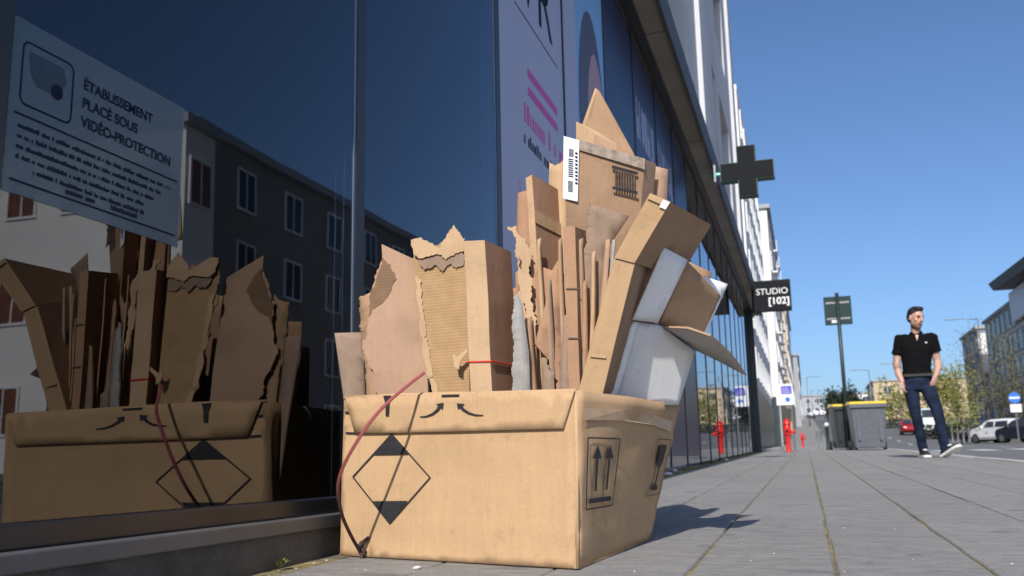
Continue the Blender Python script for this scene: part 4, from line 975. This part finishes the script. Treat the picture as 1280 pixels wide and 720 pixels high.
# round blue traffic sign
p = at(1268, 499, 46); bz = gz(46)-.126; r = empty('traffic_sign', V((p.x, 46, bz))); tag(r, 'round blue traffic sign with white plate above the parked cars', 'sign')
MB().tube([(0, .03, 0), (0, .03, p.z-bz+.35)], .035, 8).build('pole', M['steel'], r)
m_ = MB(); m_.poly([V((.24*cos(t*pi/12), -.02, p.z-bz+.06+.24*sin(t*pi/12))) for t in range(24)], V((0, .025, 0))); m_.build('blue_disc', M['trafficblue'], r)
MB().box((-.2, -.026, p.z-bz+.02), (.2, -.0205, p.z-bz+.10)).build('white_arrow', M['white'], r)
MB().box((-.2, -.02, p.z-bz-.56), (.24, .005, p.z-bz-.22)).build('white_plate', M['white'], r)
# street lamps
def lamp(px, py, Y, arm, label, hx=None):
    p = at(px, py, Y); x = hx if hx is not None else p.x; bz = gz(Y)-.126; r = empty('street_lamp', V((x, Y, bz))); tag(r, label, 'street lamp', 'street lamps')
    hh = p.z-bz
    MB().tube([(0, 0, 0), (0, 0, hh*.5), (0, 0, hh)], [.09, .07, .05], 10).build('pole', M['steel'], r, smooth=True)
    MB().tube([(0, 0, hh-.03), (arm*.5, 0, hh+.1), (arm, 0, hh+.12)], [.04, .035, .03], 8).build('arm', M['steel'], r, smooth=True)
    MB().box((min(arm, arm*1.45), -.12, hh+.06), (max(arm, arm*1.45), .12, hh+.16)).build('lamp_head', M['steel'], r, bevel=.03)
lamp(1222, 399, 100, -2.0, 'street lamp with its head reaching left before the right building')
lamp(1008, 472, 150, 1.4, 'thin street lamp far up the street on the left')
lamp(1086, 463, 120, -1.5, 'thin street lamp above the beige building')
lamp(1121, 455, 135, -1.5, 'thin street lamp left of the walking man')
lamp(1014, 488, 210, 1.5, 'faint street lamp at the far end of the street')

# ================================================================== walking man
mp_ = gpt(1157, 572.3); MS = 189/FPX*1.0
man = empty('person', mp_); man.scale = (.95, .95, .945); tag(man, 'man in black polo shirt and blue jeans walking on the pavement', 'person')
SC = 1.0
body = MB()
def cap(mb, P, Rr, n=12):
    P = [V(p) for p in P]
    mb.tube(P, Rr, n)
    for p, r in ((P[0], Rr[0]), (P[-1], Rr[-1])):
        rr = r if not isinstance(r, tuple) else max(r); mb.ell(p, (rr, rr, rr), 10, 6)
hx, hz = -.105, 1.655
# head with jaw, nose, ears, turned to his left (image right)
hy = -.06
HR = Matrix.Rotation(radians(34), 4, 'Z') @ Matrix.Rotation(radians(9), 4, 'X')
def hp(x, y, z): return V((hx, hy, hz)) + (HR @ V((x, y, z)))
hb = MB()
hb.ell((0, .012, .035), (.077, .096, .092), 16, 10); hb.ell((0, -.012, -.035), (.062, .078, .085), 16, 10); hb.ell((0, -.045, -.085), (.040, .040, .035), 12, 8)
hb.tube([(0, -.088, .025), (0, -.108, -.012), (0, -.112, -.022), (0, -.088, -.034)], [.010, .014, .017, .008], 8)
hb.ell((0, -.078, .035), (.052, .018, .012), 10, 6)
for s in (-1, 1): hb.ell((s*.078, .01, .0), (.010, .022, .032), 8, 6); hb.ell((s*.045, -.06, -.02), (.022, .02, .02), 8, 6)
for v_ in hb.v: body.v.append(V((hx, hy, hz))+HR @ v_)
body.f += [tuple(i for i in f_) for f_ in hb.f]
cap(body, [(-.10, .0, 1.40), (-.10, -.01, 1.49), (hx, -.03, 1.60)], [.070, .058, .060])
body.rings([(-.085, .0, .92, .15, .10), (-.09, .0, 1.05, .14, .095), (-.095, 0, 1.2, .155, .105), (-.10, 0, 1.33, .17, .11), (-.10, .005, 1.42, .15, .09), (-.10, .005, 1.47, .07, .06)])
# arms
RA = [(-.278, .01, 1.415), (-.300, .03, 1.26), (-.312, .04, 1.12), (-.295, -.02, 1.0), (-.262, -.07, .905)]
LA = [(.078, .01, 1.415), (.112, .04, 1.27), (.142, .06, 1.135), (.140, .0, 1.05), (.112, -.075, .965)]
cap(body, RA, [.055, .05, .043, .040, .029]); cap(body, LA, [.055, .05, .043, .040, .030])
for sgn, S0 in ((-1, (-.20, 0, 1.40)), (1, (.0, 0, 1.40))): cap(body, [S0, RA[0] if sgn < 0 else LA[0]], [.06, .055])
# hands: palm, fingers, thumb
def hand(wr, d, nrm, s, curl=.5, L=1.0):
    d = V(d).normalized(); nrm = V(nrm).normalized(); sd_ = d.cross(nrm)
    wr = V(wr); pc_ = wr+d*.045
    body.tube([wr, wr+d*.03, wr+d*.085], [(.026, .017), (.037, .017), (.039, .014)], 10)
    for k, (o_, ln) in enumerate(((-.028, .062), (-.0095, .074), (.0095, .070), (.028, .055))):
        b0 = wr+d*.08+sd_*o_; d1 = (d+nrm*curl*.5).normalized(); d2 = (d+nrm*curl*1.4).normalized()
        body.tube([b0, b0+d1*ln*.45*L, b0+d1*ln*.45*L+d2*ln*.55*L], [.0095, .009, .0075], 8)
    b0 = wr+d*.025+sd_*s*.03; body.tube([b0, b0+sd_*s*.025+d*.03+nrm*.01, b0+sd_*s*.03+d*.062+nrm*.02], [.012, .0105, .008], 8)
hand((-.262, -.07, .905), (.14, -.15, -1), (.9, -.3, .1), -1, .5)
hand((.112, -.075, .965), (-.35, -.35, -1), (-.6, .6, 0), 1, .35)
bo = remesh('body', body, M['skin'], .0065, 3, man)
# legs are inside the trousers; trousers, shirt and shoes are clothing
RL = [(-.165, .0, .90), (-.14, -.02, .70), (-.105, -.035, .50), (-.06, .01, .30), (-.022, .05, .09)]
LL = [(-.01, .0, .90), (.065, -.07, .70), (.125, -.135, .505), (.155, -.17, .30), (.190, -.20, .10)]
jn = MB(); jn.rings([(-.09, 0, .80, .165, .115), (-.088, 0, .90, .172, .12), (-.088, 0, .97, .158, .108), (-.09, 0, 1.0, .155, .104)])
cap(jn, RL, [.092, .080, .062, .056, .052]); cap(jn, LL, [.092, .080, .062, .058, .055])
jj = remesh('jeans', jn, M['jeans'], .008, 3, man)
def wrinkle(o, fn):
    vs_ = [v.co.copy() for v in o.data.vertices]; ns = [v.normal.copy() for v in o.data.vertices]; out = []
    for c, n in zip(vs_, ns): out += list(c+n*fn(c))
    o.data.vertices.foreach_set('co', out); o.data.update()
# folds in the denim
wrinkle(jj, lambda c: .006*noise.noise(V((c.x*9, c.y*9, c.z*22)))+.004*sin(c.z*60+c.x*20)*max(0, min(1, (.35-c.z)*4)))
ps = MB()
ps.rings([(-.088, 0, .945, .170, .122), (-.09, 0, 1.05, .160, .113), (-.095, 0, 1.2, .172, .122), (-.10, 0, 1.33, .188, .128), (-.10, .005, 1.42, .165, .105), (-.10, .005, 1.475, .085, .072)])
for S0, A in (((-.20, 0, 1.405), RA), ((.0, 0, 1.405), LA)):
    cap(ps, [S0, A[0]], [.072, .070]); a0, a1 = V(A[0]), V(A[1]); ps.tube([a0, a0.lerp(a1, .55), a0.lerp(a1, 1.15)], [.070, .069, .072], 14)
pp = remesh('polo_shirt', ps, M['polo'], .008, 3, man)
wrinkle(pp, lambda c: .007*noise.noise(V((c.x*14, c.y*12, c.z*9)))+.005*noise.noise(V((c.x*30+c.z*12, c.y*20, c.z*26))))
mb = MB(); mb.tube([(-.165, -.005, 1.475), (-.16, -.06, 1.485), (-.11, -.088, 1.44)], [.014, .016, .010], 8); mb.tube([(-.04, -.005, 1.475), (-.045, -.055, 1.485), (-.09, -.088, 1.44)], [.014, .016, .010], 8); mb.tube([(-.165, -.005, 1.475), (-.10, .065, 1.50), (-.04, -.005, 1.475)], [.014, .018, .014], 8); mb.build('collar', M['polo'], pp, smooth=True)
mb = MB(); mb.poly([V((-.118, -.106, 1.45)), V((-.082, -.106, 1.45)), V((-.100, -.128, 1.375))], V((0, -.006, 0))); mb.build('neck_opening', M['skin'], pp)
mb = MB(); mb.ell((.0, -.131, 1.35), (.012, .006, .010), 8, 6); mb.build('chest_logo', M['sole'], pp)
mb = MB()
hh_ = MB(); hh_.ell((0, .028, .065), (.083, .098, .082), 16, 10); hh_.ell((0, .055, .02), (.080, .070, .085), 14, 8); hh_.ell((0, -.03, .115), (.060, .060, .030), 12, 8)
mb.v = [V((hx, hy, hz))+HR @ v_ for v_ in hh_.v]; mb.f = hh_.f; hair = remesh('hair', mb, M['hair'], .008, 2, man)
bd = MB(); bd.ell((0, -.024, -.075), (.060, .070, .050), 14, 8); bd.ell((0, -.088, -.052), (.03, .02, .008), 8, 6); bd.ell((0, -.05, -.095), (.043, .045, .035), 12, 8)
mb = MB(); mb.v = [V((hx, hy, hz))+HR @ v_ for v_ in bd.v]; mb.f = bd.f; remesh('beard', mb, plain('short_beard', (.20, .11, .08), .9, .4, 90), .007, 2, man)
for s in (-1, 1):
    m_ = MB(); m_.ell((0, 0, 0), (.013, .006, .007), 8, 6); m_.v = [hp(s*.031, -.083, .012)+HR @ v_ for v_ in m_.v]; m_.build('eye', M['eye'], man, smooth=True)
    m_ = MB(); m_.ell((0, 0, 0), (.020, .008, .005), 8, 6); m_.v = [hp(s*.032, -.088, .034)+HR @ v_ for v_ in m_.v]; m_.build('eyebrow', M['hair'], man, smooth=True)
m_ = MB(); m_.ell((0, 0, 0), (.022, .008, .006), 8, 6); m_.v = [hp(0, -.098, -.062)+HR @ v_ for v_ in m_.v]; m_.build('mouth', M['lip'], man, smooth=True)
MB().box((-.245, -.128, .955), (.07, -.118, .985)).build('belt', M['shoe'], man)
# tattooed forearm sleeve (thin skin layer)
mb = MB(); mb.tube([RA[1], RA[2], V(RA[2]).lerp(V(RA[3]), .6)], [.052, .0455, .042], 14); mb.build('tattoo', M['tattoo'], man, smooth=True)
def shoe(heel, yaw, pitch, label):
    m = Matrix.Translation(V(heel)) @ Matrix.Rotation(yaw, 4, 'Z') @ Matrix.Rotation(pitch, 4, 'X')
    def tr_(mb): mb.v = [m @ v_ for v_ in mb.v]; return mb
    up_ = MB(); rs = []
    n = 16
    secs = ((.03, .034, .075), (.0, .042, .10), (-.06, .042, .105), (-.12, .046, .075), (-.18, .048, .062), (-.235, .042, .05), (-.262, .02, .035))
    for (y, w_, h) in secs:
        k = len(up_.v)
        for j in range(n): t = 2*pi*j/n; up_.v.append(V((w_*cos(t), y, .028+max(0, h-.028)*max(0, sin(t))-.004*max(0, -sin(t)))))
    for i in range(len(secs)-1):
        for j in range(n): a = i*n; up_.f.append((a+j, a+n+j, a+n+(j+1) % n, a+(j+1) % n))
    up_.f.append(tuple(range(n))); up_.f.append(tuple((len(secs)-1)*n+j for j in reversed(range(n))))
    so_ = tr_(up_).build('shoe', M['shoe'], man, smooth=True)
    sl = MB(); o_ = [(.047, .02), (.047, -.06), (.05, -.14), (.051, -.19), (.04, -.25), (.0, -.272), (-.04, -.25), (-.051, -.19), (-.05, -.14), (-.047, -.06), (-.047, .02), (0, .04)]
    sl.poly([V((x, y, .0)) for x, y in o_], V((0, 0, .027))); tr_(sl).build('sole', M['sole'], so_)
    tg = MB(); tg.ell((0, -.10, .085), (.026, .05, .014), 8, 6); tr_(tg).build('tongue', M['sole'], so_, smooth=True)
shoe((-.02, .075, .006), radians(6), 0, '')
shoe((.190, -.175, .012), radians(33), radians(-24), '')

for o in man.children_recursive:                    # stand him upright
    for v_ in o.data.vertices: v_.co.x += .085*v_.co.z

# ================================================================== vehicles
def vehicle(name, p, rz, L, Wd, Hh, col, label, cat, kind='car'):
    r = empty(name, p, rz); tag(r, label, cat, 'vehicles on the street')
    pm_ = plain('paint_%s' % name+str(round(col[0]*100))+str(round(col[2]*100)), col, .22, .03, 3)
    h = Hh; w2 = Wd/2
    if kind == 'car': secs = [(-.5, .30, .55, .55, .74), (-.485, .2, .62, .70, .88), (-.46, .17, .64, .93, .93), (-.40, .16, .65, .985, .98), (-.25, .16, .65, 1, 1), (.02, .16, .64, .99, 1), (.12, .16, .64, .93, 1), (.24, .16, .64, .68, 1), (.40, .17, .60, .60, .97), (.47, .2, .50, .50, .9), (.5, .3, .42, .42, .8)]
    else: secs = [(-.5, .16, .5, .98, .95), (-.49, .14, .5, 1, .98), (-.2, .14, .5, 1, 1), (.18, .14, .5, 1, 1), (.28, .14, .5, .95, 1), (.38, .15, .5, .62, .98), (.48, .17, .45, .5, .92), (.5, .25, .4, .42, .85)]
    m_ = MB(); n = 10
    for (s, zb, belt, zt, ws) in secs:
        x = s*L; a = w2*ws; tw = a*(.80 if zt > belt+.1 else .95)
        pr = [(-a*.92, zb*h), (-a, (zb+.1)*h), (-a, belt*h), (-tw*1.02, (belt+(zt-belt)*.8)*h), (-tw*.85, zt*h), (tw*.85, zt*h), (tw*1.02, (belt+(zt-belt)*.8)*h), (a, belt*h), (a, (zb+.1)*h), (a*.92, zb*h)]
        m_.v += [V((y, x, z)) for y, z in pr]
    for i in range(len(secs)-1):
        for j in range(n): q0 = i*n; m_.f.append((q0+j, q0+(j+1) % n, q0+n+(j+1) % n, q0+n+j))
    m_.f.append(tuple(reversed(range(n)))); m_.f.append(tuple((len(secs)-1)*n+j for j in range(n)))
    bd_ = m_.build('body', pm_, r)
    bm = bmesh.new(); bm.from_mesh(bd_.data); bmesh.ops.recalc_face_normals(bm, faces=bm.faces); bm.to_mesh(bd_.data); bm.free()
    sb = bd_.modifiers.new('bevel', 'BEVEL'); sb.width = .03; sb.segments = 2; sb.limit_method = 'ANGLE'
    gm = M['paneglass']
    z0, z1 = (.66*h, .90*h) if kind == 'car' else (.58*h, .9*h)
    yb = -.47*L if kind == 'car' else -.497*L
    v = [(-w2*.72, yb-.055, z0), (w2*.72, yb-.055, z0), (w2*.62, yb+(.05 if kind == 'car' else -.02), z1), (-w2*.62, yb+(.05 if kind == 'car' else -.02), z1)]
    MB().poly([V(t) for t in v], V((0, -.02, 0))).build('rear_window', gm, r)
    for s in (-1, 1):
        for (a, b, sl) in (((-.38, -.12, .0), (-.10, .12, .10)) if kind == 'car' else ((.1, .3, .04),)):
            pts = [V((s*w2*1.0, a*L, z0)), V((s*w2*1.0, b*L, z0)), V((s*w2*.86, (b-sl*.6)*L, z1)), V((s*w2*.86, (a+.02)*L, z1))]
            MB().poly(pts, V((s*.012, 0, 0))).build('side_window', gm, r)
    pts = [V((-w2*.78, .245*L, .69*h)), V((w2*.78, .245*L, .69*h)), V((w2*.66, .13*L, .915*h)), V((-w2*.66, .13*L, .915*h))] if kind == 'car' else [V((-w2*.8, .385*L, .64*h)), V((w2*.8, .385*L, .64*h)), V((w2*.68, .295*L, .92*h)), V((-w2*.68, .295*L, .92*h))]
    MB().poly(pts, V((0, .03, .025))).build('windscreen', gm, r)
    for s in (-1, 1):
        for y in (-.31, .31):
            t_ = MB().tube([(s*w2*.80, y*L, .32), (s*w2*1.01, y*L, .32)], .32, 18).build('wheel', M['rubber'], r)
            MB().tube([(s*w2*1.0, y*L, .32), (s*w2*1.02, y*L, .32)], .20, 14).build('rim', M['steel'], t_)
        MB().box((s*w2*.70-.13, yb-.10, .50*h), (s*w2*.70+.13, yb-.03, .62*h)).build('tail_light', M['red'], r)
        MB().box((s*w2*.62-.14, .482*L, .42*h), (s*w2*.62+.14, .497*L, .49*h)).build('headlight', M['paper'], r)
        MB().box((s*(w2+.01)-.07, .15*L, .66*h), (s*(w2+.01)+.07, .17*L+.03, .74*h)).build('mirror', pm_, r, bevel=.01)
    MB().box((-w2*.88, -.505*L-.05, .22*h), (w2*.88, -.49*L, .34*h)).build('rear_bumper', M['rubber'] if kind != 'car' else pm_, r, bevel=.02)
    MB().box((-.26, -.505*L-.062, .42*h), (.26, -.505*L-.03, .50*h)).build('number_plate', M['white'], r)
    return r
def vat(px, Y, **k): p = at(px, 550, Y); return V((p.x, Y, gz(Y)-.126))
vehicle('parked_car', vat(1252, 70), radians(32), 4.3, 1.82, 1.56, (.72, .73, .76), 'white hatchback parked at the right, seen from behind', 'car')
vehicle('parked_car', vat(1287, 66), radians(28), 4.3, 1.8, 1.5, (.02, .025, .04), 'dark car at the right edge beside the white hatchback', 'car')
vehicle('parked_car', vat(1229, 76), radians(150), 4.2, 1.78, 1.5, (.03, .035, .04), 'dark car left of the white hatchback', 'car')
vehicle('white_van', vat(1161, 96), radians(185), 5.2, 2.0, 2.45, (.70, .74, .73), 'white van seen between the legs of the walking man', 'van', 'van')
vehicle('parked_car', vat(1139, 99), radians(178), 4.2, 1.75, 1.5, (.30, .015, .02), 'dark red car left of the white van', 'car')
fx = ((1021, 285, (.7, .7, .7), 'far white car near the left kerb up the street'), (1031, 292, (.75, .74, .72), 'far white car second from the left up the street'), (1040, 286, (.35, .06, .05), 'far red car up the street'), (1049, 296, (.5, .5, .52), 'far silver car up the street'), (1016, 240, (.05, .06, .07), 'far dark car parked at the left kerb'))
for px, Y, c, l_ in fx: vehicle('far_car', vat(px, Y), radians(4), 4.3, 1.8, 1.5, c, l_, 'car')

# ================================================================== buildings along the street
def block(name, x0, x1, y0, y1, hh, mat, label, faces, floors, pitch, wsize, base=0, roof=None, ov=.25, balcony=None, zoff=-.13, pane=None, basemat=None, cat='building', frame=None):
    z0 = gz(min(y0, y1)) + zoff - .6; zt = gz((y0+y1)/2)+hh
    r = empty(name, V(((x0+x1)/2, (y0+y1)/2, z0))); tag(r, label, cat, 'buildings along the street'); og = V(r.location)
    MB().box((x0, y0, z0), (x1, y1, zt)).build('wall', mat, r, og)
    rf = MB().box((x0-ov, y0-ov, zt+.002), (x1+ov, y1+ov, zt+.32)).build('roof', roof or M['render4'], r, og)
    fh = (hh-base)/floors; ww, wh = wsize
    for face in faces:
        L = (y1-y0) if face in 'EW' else (x1-x0); n = max(1, int(L/pitch)); m0 = (L-n*pitch)/2
        if base and basemat:
            b_ = .05
            if face == 'E': MB().box((x1+.002, y0+.1, z0), (x1+b_, y1-.1, zt-hh+base)).build('ground_floor', basemat, r, og)
            if face == 'W': MB().box((x0-b_, y0+.1, z0), (x0-.002, y1-.1, zt-hh+base)).build('ground_floor', basemat, r, og)
            if face == 'S': MB().box((x0+.1, y0-b_, z0), (x1-.1, y0-.002, zt-hh+base)).build('ground_floor', basemat, r, og)
        for fl in range(floors):
            zc = zt-hh+base+fh*(fl+.5)
            for i in range(n):
                c = m0+pitch*(i+.5); a, b = c-ww/2, c+ww/2; zb, zt_ = zc-wh/2, zc+wh/2
                def bb(p0, p1, dep0, dep1, za, zb_):
                    if face == 'E': return ((x1+dep0, y0+p0, za), (x1+dep1, y0+p1, zb_))
                    if face == 'W': return ((x0-dep1, y0+p0, za), (x0-dep0, y0+p1, zb_))
                    return ((x0+p0, y0-dep1, za), (x0+p1, y0-dep0, zb_))
                t = .09; f_ = MB(); f_.box(*bb(a-t, b+t, .003, .07, zb-t, zb)); f_.box(*bb(a-t, b+t, .003, .07, zt_, zt_+t)); f_.box(*bb(a-t, a, .003, .07, zb, zt_)); f_.box(*bb(b, b+t, .003, .07, zb, zt_)); f_.box(*bb((a+b)/2-.03, (a+b)/2+.03, .003, .06, zb, zt_))
                wo = f_.build('window', frame or M['white'], r, og)
                MB().box(*bb(a, b, .004, .03, zb, zt_)).build('pane', pane or M['paneglass'], wo, og)
                if balcony and (fl+i) % 2 == 0 and face == 'E':
                    bo_ = MB().box(*bb(a-.3, b+.3, .075, .5, zb-.3, zb-.18)).build('balcony', M['render2'], r, og)
                    MB().box(*bb(a-.3, b+.3, .44, .49, zb-.179, zb+.65)).build('railing', balcony, bo_, og)
    return r
ochre = plain('ochre_panel', (.62, .42, .12), .6, .15, 2)
red_pane = plain('red_brown_shutter', (.17, .06, .035), .4, .3, 2)
gre = plain('dark_teal_front', (.035, .05, .055), .3, .3, 1)
cA = at(948, 300, 30)
bA = block('white_apartment_block', -20, -2.30, 50, 74, 19.0, M['render2'], 'bright white block behind the pharmacy cross, next along the street', 'E', 6, 3.2, (1.1, 1.5), base=3.0, basemat=gre, ov=.02, roof=M['render2'])
block('white_apartment_block', -20, -1.75, 76, 104, 18.0, M['render2'], 'pale block with balconies after the bright white one', 'ES', 6, 3.6, (1.2, 1.5), base=3.0, balcony=M['white'], basemat=gre)
block('tan_apartment_block', -20, -1.3, 108, 145, 15.0, M['render3'], 'tan block at the far end of the left row', 'ES', 4, 4.5, (1.2, 1.6), base=3)
block('far_house', -14, -.5, 150, 215, 9, M['render4'], 'grey far house beyond the tan block', 'ES', 3, 5, (1.3, 1.6))
block('beige_building', 13, 30, 195, 215, 6.6, M['render3'], 'low beige building left of the walking man', 'SW', 2, 4, (1.4, 1.5))
block('far_house', -4, 7, 370, 385, 6.5, M['render4'], 'low far house closing the street', 'S', 2, 3, (1.4, 1.5), roof=plain('rose_roof', (.3, .2, .18), .8, .2, 1))
block('far_house', 7.5, 22, 330, 345, 6, M['render2'], 'pale far house right of the street end', 'S', 2, 3, (1.4, 1.5), roof=plain('rose_roof', (.3, .2, .18), .8, .2, 1))
# right-hand modern block with dark overhanging roof
zr = gz(95); RB = block('modern_block', 20.5, 36, 78, 119, 12.6, concrete('pale_cladding', (.62, .61, .57), .5, .1, 40, .05), 'pale glassy modern block with overhanging roof at the right', 'W', 5, 2.6, (1.7, 1.9), frame=plain('grey_green_frame', (.16, .17, .14), .5, .2, 2), pane=plain('olive_glass', (.14, .15, .13), .1, .3, 1))
og = V(RB.location)
zt = gz(98.5)+12.6
m_ = MB(); m_.hexa([(18.7, 102, zt+1.2), (18.7, 77, zt+.35), (38, 77, zt+.35), (38, 102, zt+1.2), (18.4, 102.6, zt+2.0), (18.4, 76.5, zt+1.2), (38, 76.5, zt+3.0), (38, 103, zt+3.0)]); m_.build('overhanging_roof', plain('dark_zinc_roof', (.045, .047, .055), .5, .15, 1), RB, og)
MB().box((20.6, 96, zt+.325), (35, 101.5, zt+1.0)).build('ochre_attic', ochre, RB, og)
MB().box((20.1, 95.5, zt-2.0), (20.395, 102.5, zt+.9)).build('white_panel', M['white'], RB, og)
MB().box((20.1, 92.5, zt-5.0), (20.395, 96.8, zt-3.6)).build('white_panel', M['white'], RB, og)
MB().box((19.9, 86, zt-8.2), (20.39, 92.6, zt-7.4)).build('blue_balcony', plain('blue_panel', (.22, .28, .38), .4, .1, 1), RB, og)
BB = block('blue_gabled_house', 20.5, 27, 124, 136, 11.2, plain('blue_grey_render', (.20, .24, .31), .7, .1, 1), 'blue grey house with white panels left of the modern block', 'W', 3, 3, (1.1, 1.4))
og = V(BB.location); zt = gz(130)+11.2
MB().box((20.45, 123.70, zt-5.2), (24.2, 123.748, zt-.6)).build('white_panel', M['white'], BB, og)
# across the road, outside the picture: mirrored in the shop glass
block('white_town_house', 17, 28, 25.6, 27.3, 11.2, M['render2'], 'white town house across the road, seen only mirrored in the glass', 'WS', 3, 2.4, (1.15, 1.5), pane=red_pane, zoff=-.13)
block('grey_apartment_house', 18, 28, 27.5, 56, 11.7, plain('warm_grey_render', (.26, .24, .22), .8, .1, 1), 'long grey house across the road, seen only mirrored in the glass', 'W', 4, 3.6, (1.2, 1.5), zoff=-.13)

# ================================================================== trees
def leafmat(name, col):
    q = N(name); oi = q.n('ObjectInfo'); geo = q.n('NewGeometry'); nz = q.noise(geo.outputs['Position'], 1.3, 3)
    c = q.ramp(nz, [(.3, tuple(v*.55 for v in col)), (.7, tuple(v*1.35 for v in col))]); q.l(c, q.b.inputs['Base Color']); q.set(Roughness=.7)
    tl = q.n('BsdfTranslucent'); q.l(c, tl.inputs[0]); mx_ = q.n('MixShader'); mx_.inputs[0].default_value = .3; q.l(q.b.outputs[0], mx_.inputs[1]); q.l(tl.outputs[0], mx_.inputs[2]); q.l(mx_.outputs[0], q.out.inputs[0])
    return q.m
LG = leafmat('spring_leaf', (.26, .26, .06)); LO = leafmat('olive_leaf', (.20, .185, .075)); LD = leafmat('dark_leaf', (.025, .04, .02))
M['bark'] = concrete('bark', (.10, .08, .06), 4, .3, 40, .5)
def tree(px, Y, hh, cw, leaf, n, label, ls=.14, low=.25, seed=0, narrow=1.0, gap=.55):
    rnd = random.Random(seed); p = at(px, 550, Y); p = V((p.x, Y, gz(Y)-.14)); r = empty('street_tree', p); tag(r, label, 'tree', 'trees on the right side of the street')
    tk = MB(); tk.tube([(0, 0, 0), (.05, 0, hh*.35), (-.03, .04, hh*.7), (0, 0, hh*.93)], [.03*hh*.5, .022*hh*.5, .012*hh*.5, .01], 8)
    tips = []
    for i in range(16):
        z = hh*(low+.02+(.9-low)*i/16); a = i*2.4; L = cw*.5*(1-.55*abs((z/hh-.55)*1.6))*rnd.uniform(.6, 1.05)
        e = V((cos(a)*L, sin(a)*L, z+hh*.10*narrow)); tk.tube([(0, 0, z-hh*.04), e*.5+V((0, 0, z*.5)), e], [.012*hh*.3, .008*hh*.3, .004*hh*.3], 5); tips += [e, e*.6+V((0, 0, z*.4))]
    tk.build('trunk', M['bark'], r, smooth=True)
    cr = MB(); clumps = [(t+V((rnd.gauss(0, .12), rnd.gauss(0, .12), rnd.gauss(0, .12)))*cw, cw*rnd.uniform(.08, .2)) for t in tips for _ in range(2)]
    for i in range(n):
        c, s = rnd.choice(clumps); q_ = c+V((rnd.gauss(0, 1)*s, rnd.gauss(0, 1)*s, rnd.gauss(0, 1)*s*1.1*narrow))
        if q_.z < hh*low*.8: continue
        a = V((rnd.gauss(0, 1), rnd.gauss(0, 1), rnd.gauss(0, 1))).normalized(); b = a.orthogonal().normalized(); l_ = ls*rnd.uniform(.6, 1.4); k = len(cr.v)
        cr.v += [q_-a*l_, q_+b*l_*.55, q_+a*l_, q_-b*l_*.55]; cr.f.append((k, k+1, k+2, k+3))
    cr.build('crown', leaf, r)
tree(1203, 66, 4.6, 2.6, LG, 1500, 'yellow green young tree right beside the walking man', .09, .2, 1)
tree(1178, 110, 6.0, 4.0, LG, 1500, 'yellow green tree behind the walking man', .2, .15, 2)
for i, (px, Y, hh, l_) in enumerate(((1222, 78, 9.4, 'slender olive tree at the left end of the modern block'), (1238, 76, 9.8, 'slender olive tree before the white panels of the block'), (1256, 75, 8.8, 'slender olive tree above the white hatchback'), (1275, 72, 9.0, 'slender olive tree at the right picture edge'))):
    tree(px, Y, hh*.82, 2.0, LO, 650, l_, .07, .18, 10+i, 1.7)
tree(1127, 150, 5.0, 6, LG, 1100, 'light green tree before the beige building', .26, .1, 20)
tree(1066, 170, 5.0, 4, LD, 1800, 'dark round tree behind the wheelie bins', .28, .1, 21)
tree(1047, 185, 5.4, 4, LD, 1600, 'dark tree left of the sign post in the distance', .28, .1, 22)
for i, (px, Y, w_) in enumerate(((1205, 84, 6), (1228, 83, 7), (1108, 128, 9), (1260, 80, 8))):
    p = at(px, 550, Y); p = V((p.x, Y, gz(Y)-.14)); rnd = random.Random(40+i); cr = MB()
    for k in range(1300):
        q_ = V((rnd.uniform(-w_/2, w_/2), rnd.uniform(-.5, .5), rnd.uniform(0, 1.15))); a = V((rnd.gauss(0, 1), rnd.gauss(0, 1), rnd.gauss(0, 1))).normalized(); b = a.orthogonal().normalized(); j = len(cr.v); l_ = .12
        cr.v += [p+q_-a*l_, p+q_+b*l_*.6, p+q_+a*l_, p+q_-b*l_*.6]; cr.f.append((j, j+1, j+2, j+3))
    tag(cr.build('hedge', LD, None, p), ['low dark hedge behind the grey posts', 'low dark hedge behind the parked cars', 'low dark hedge left of the walking man', 'low dark hedge at the right behind the blue sign'][i], 'hedge', 'low hedges')
# remove bits below ground in boards' helper props
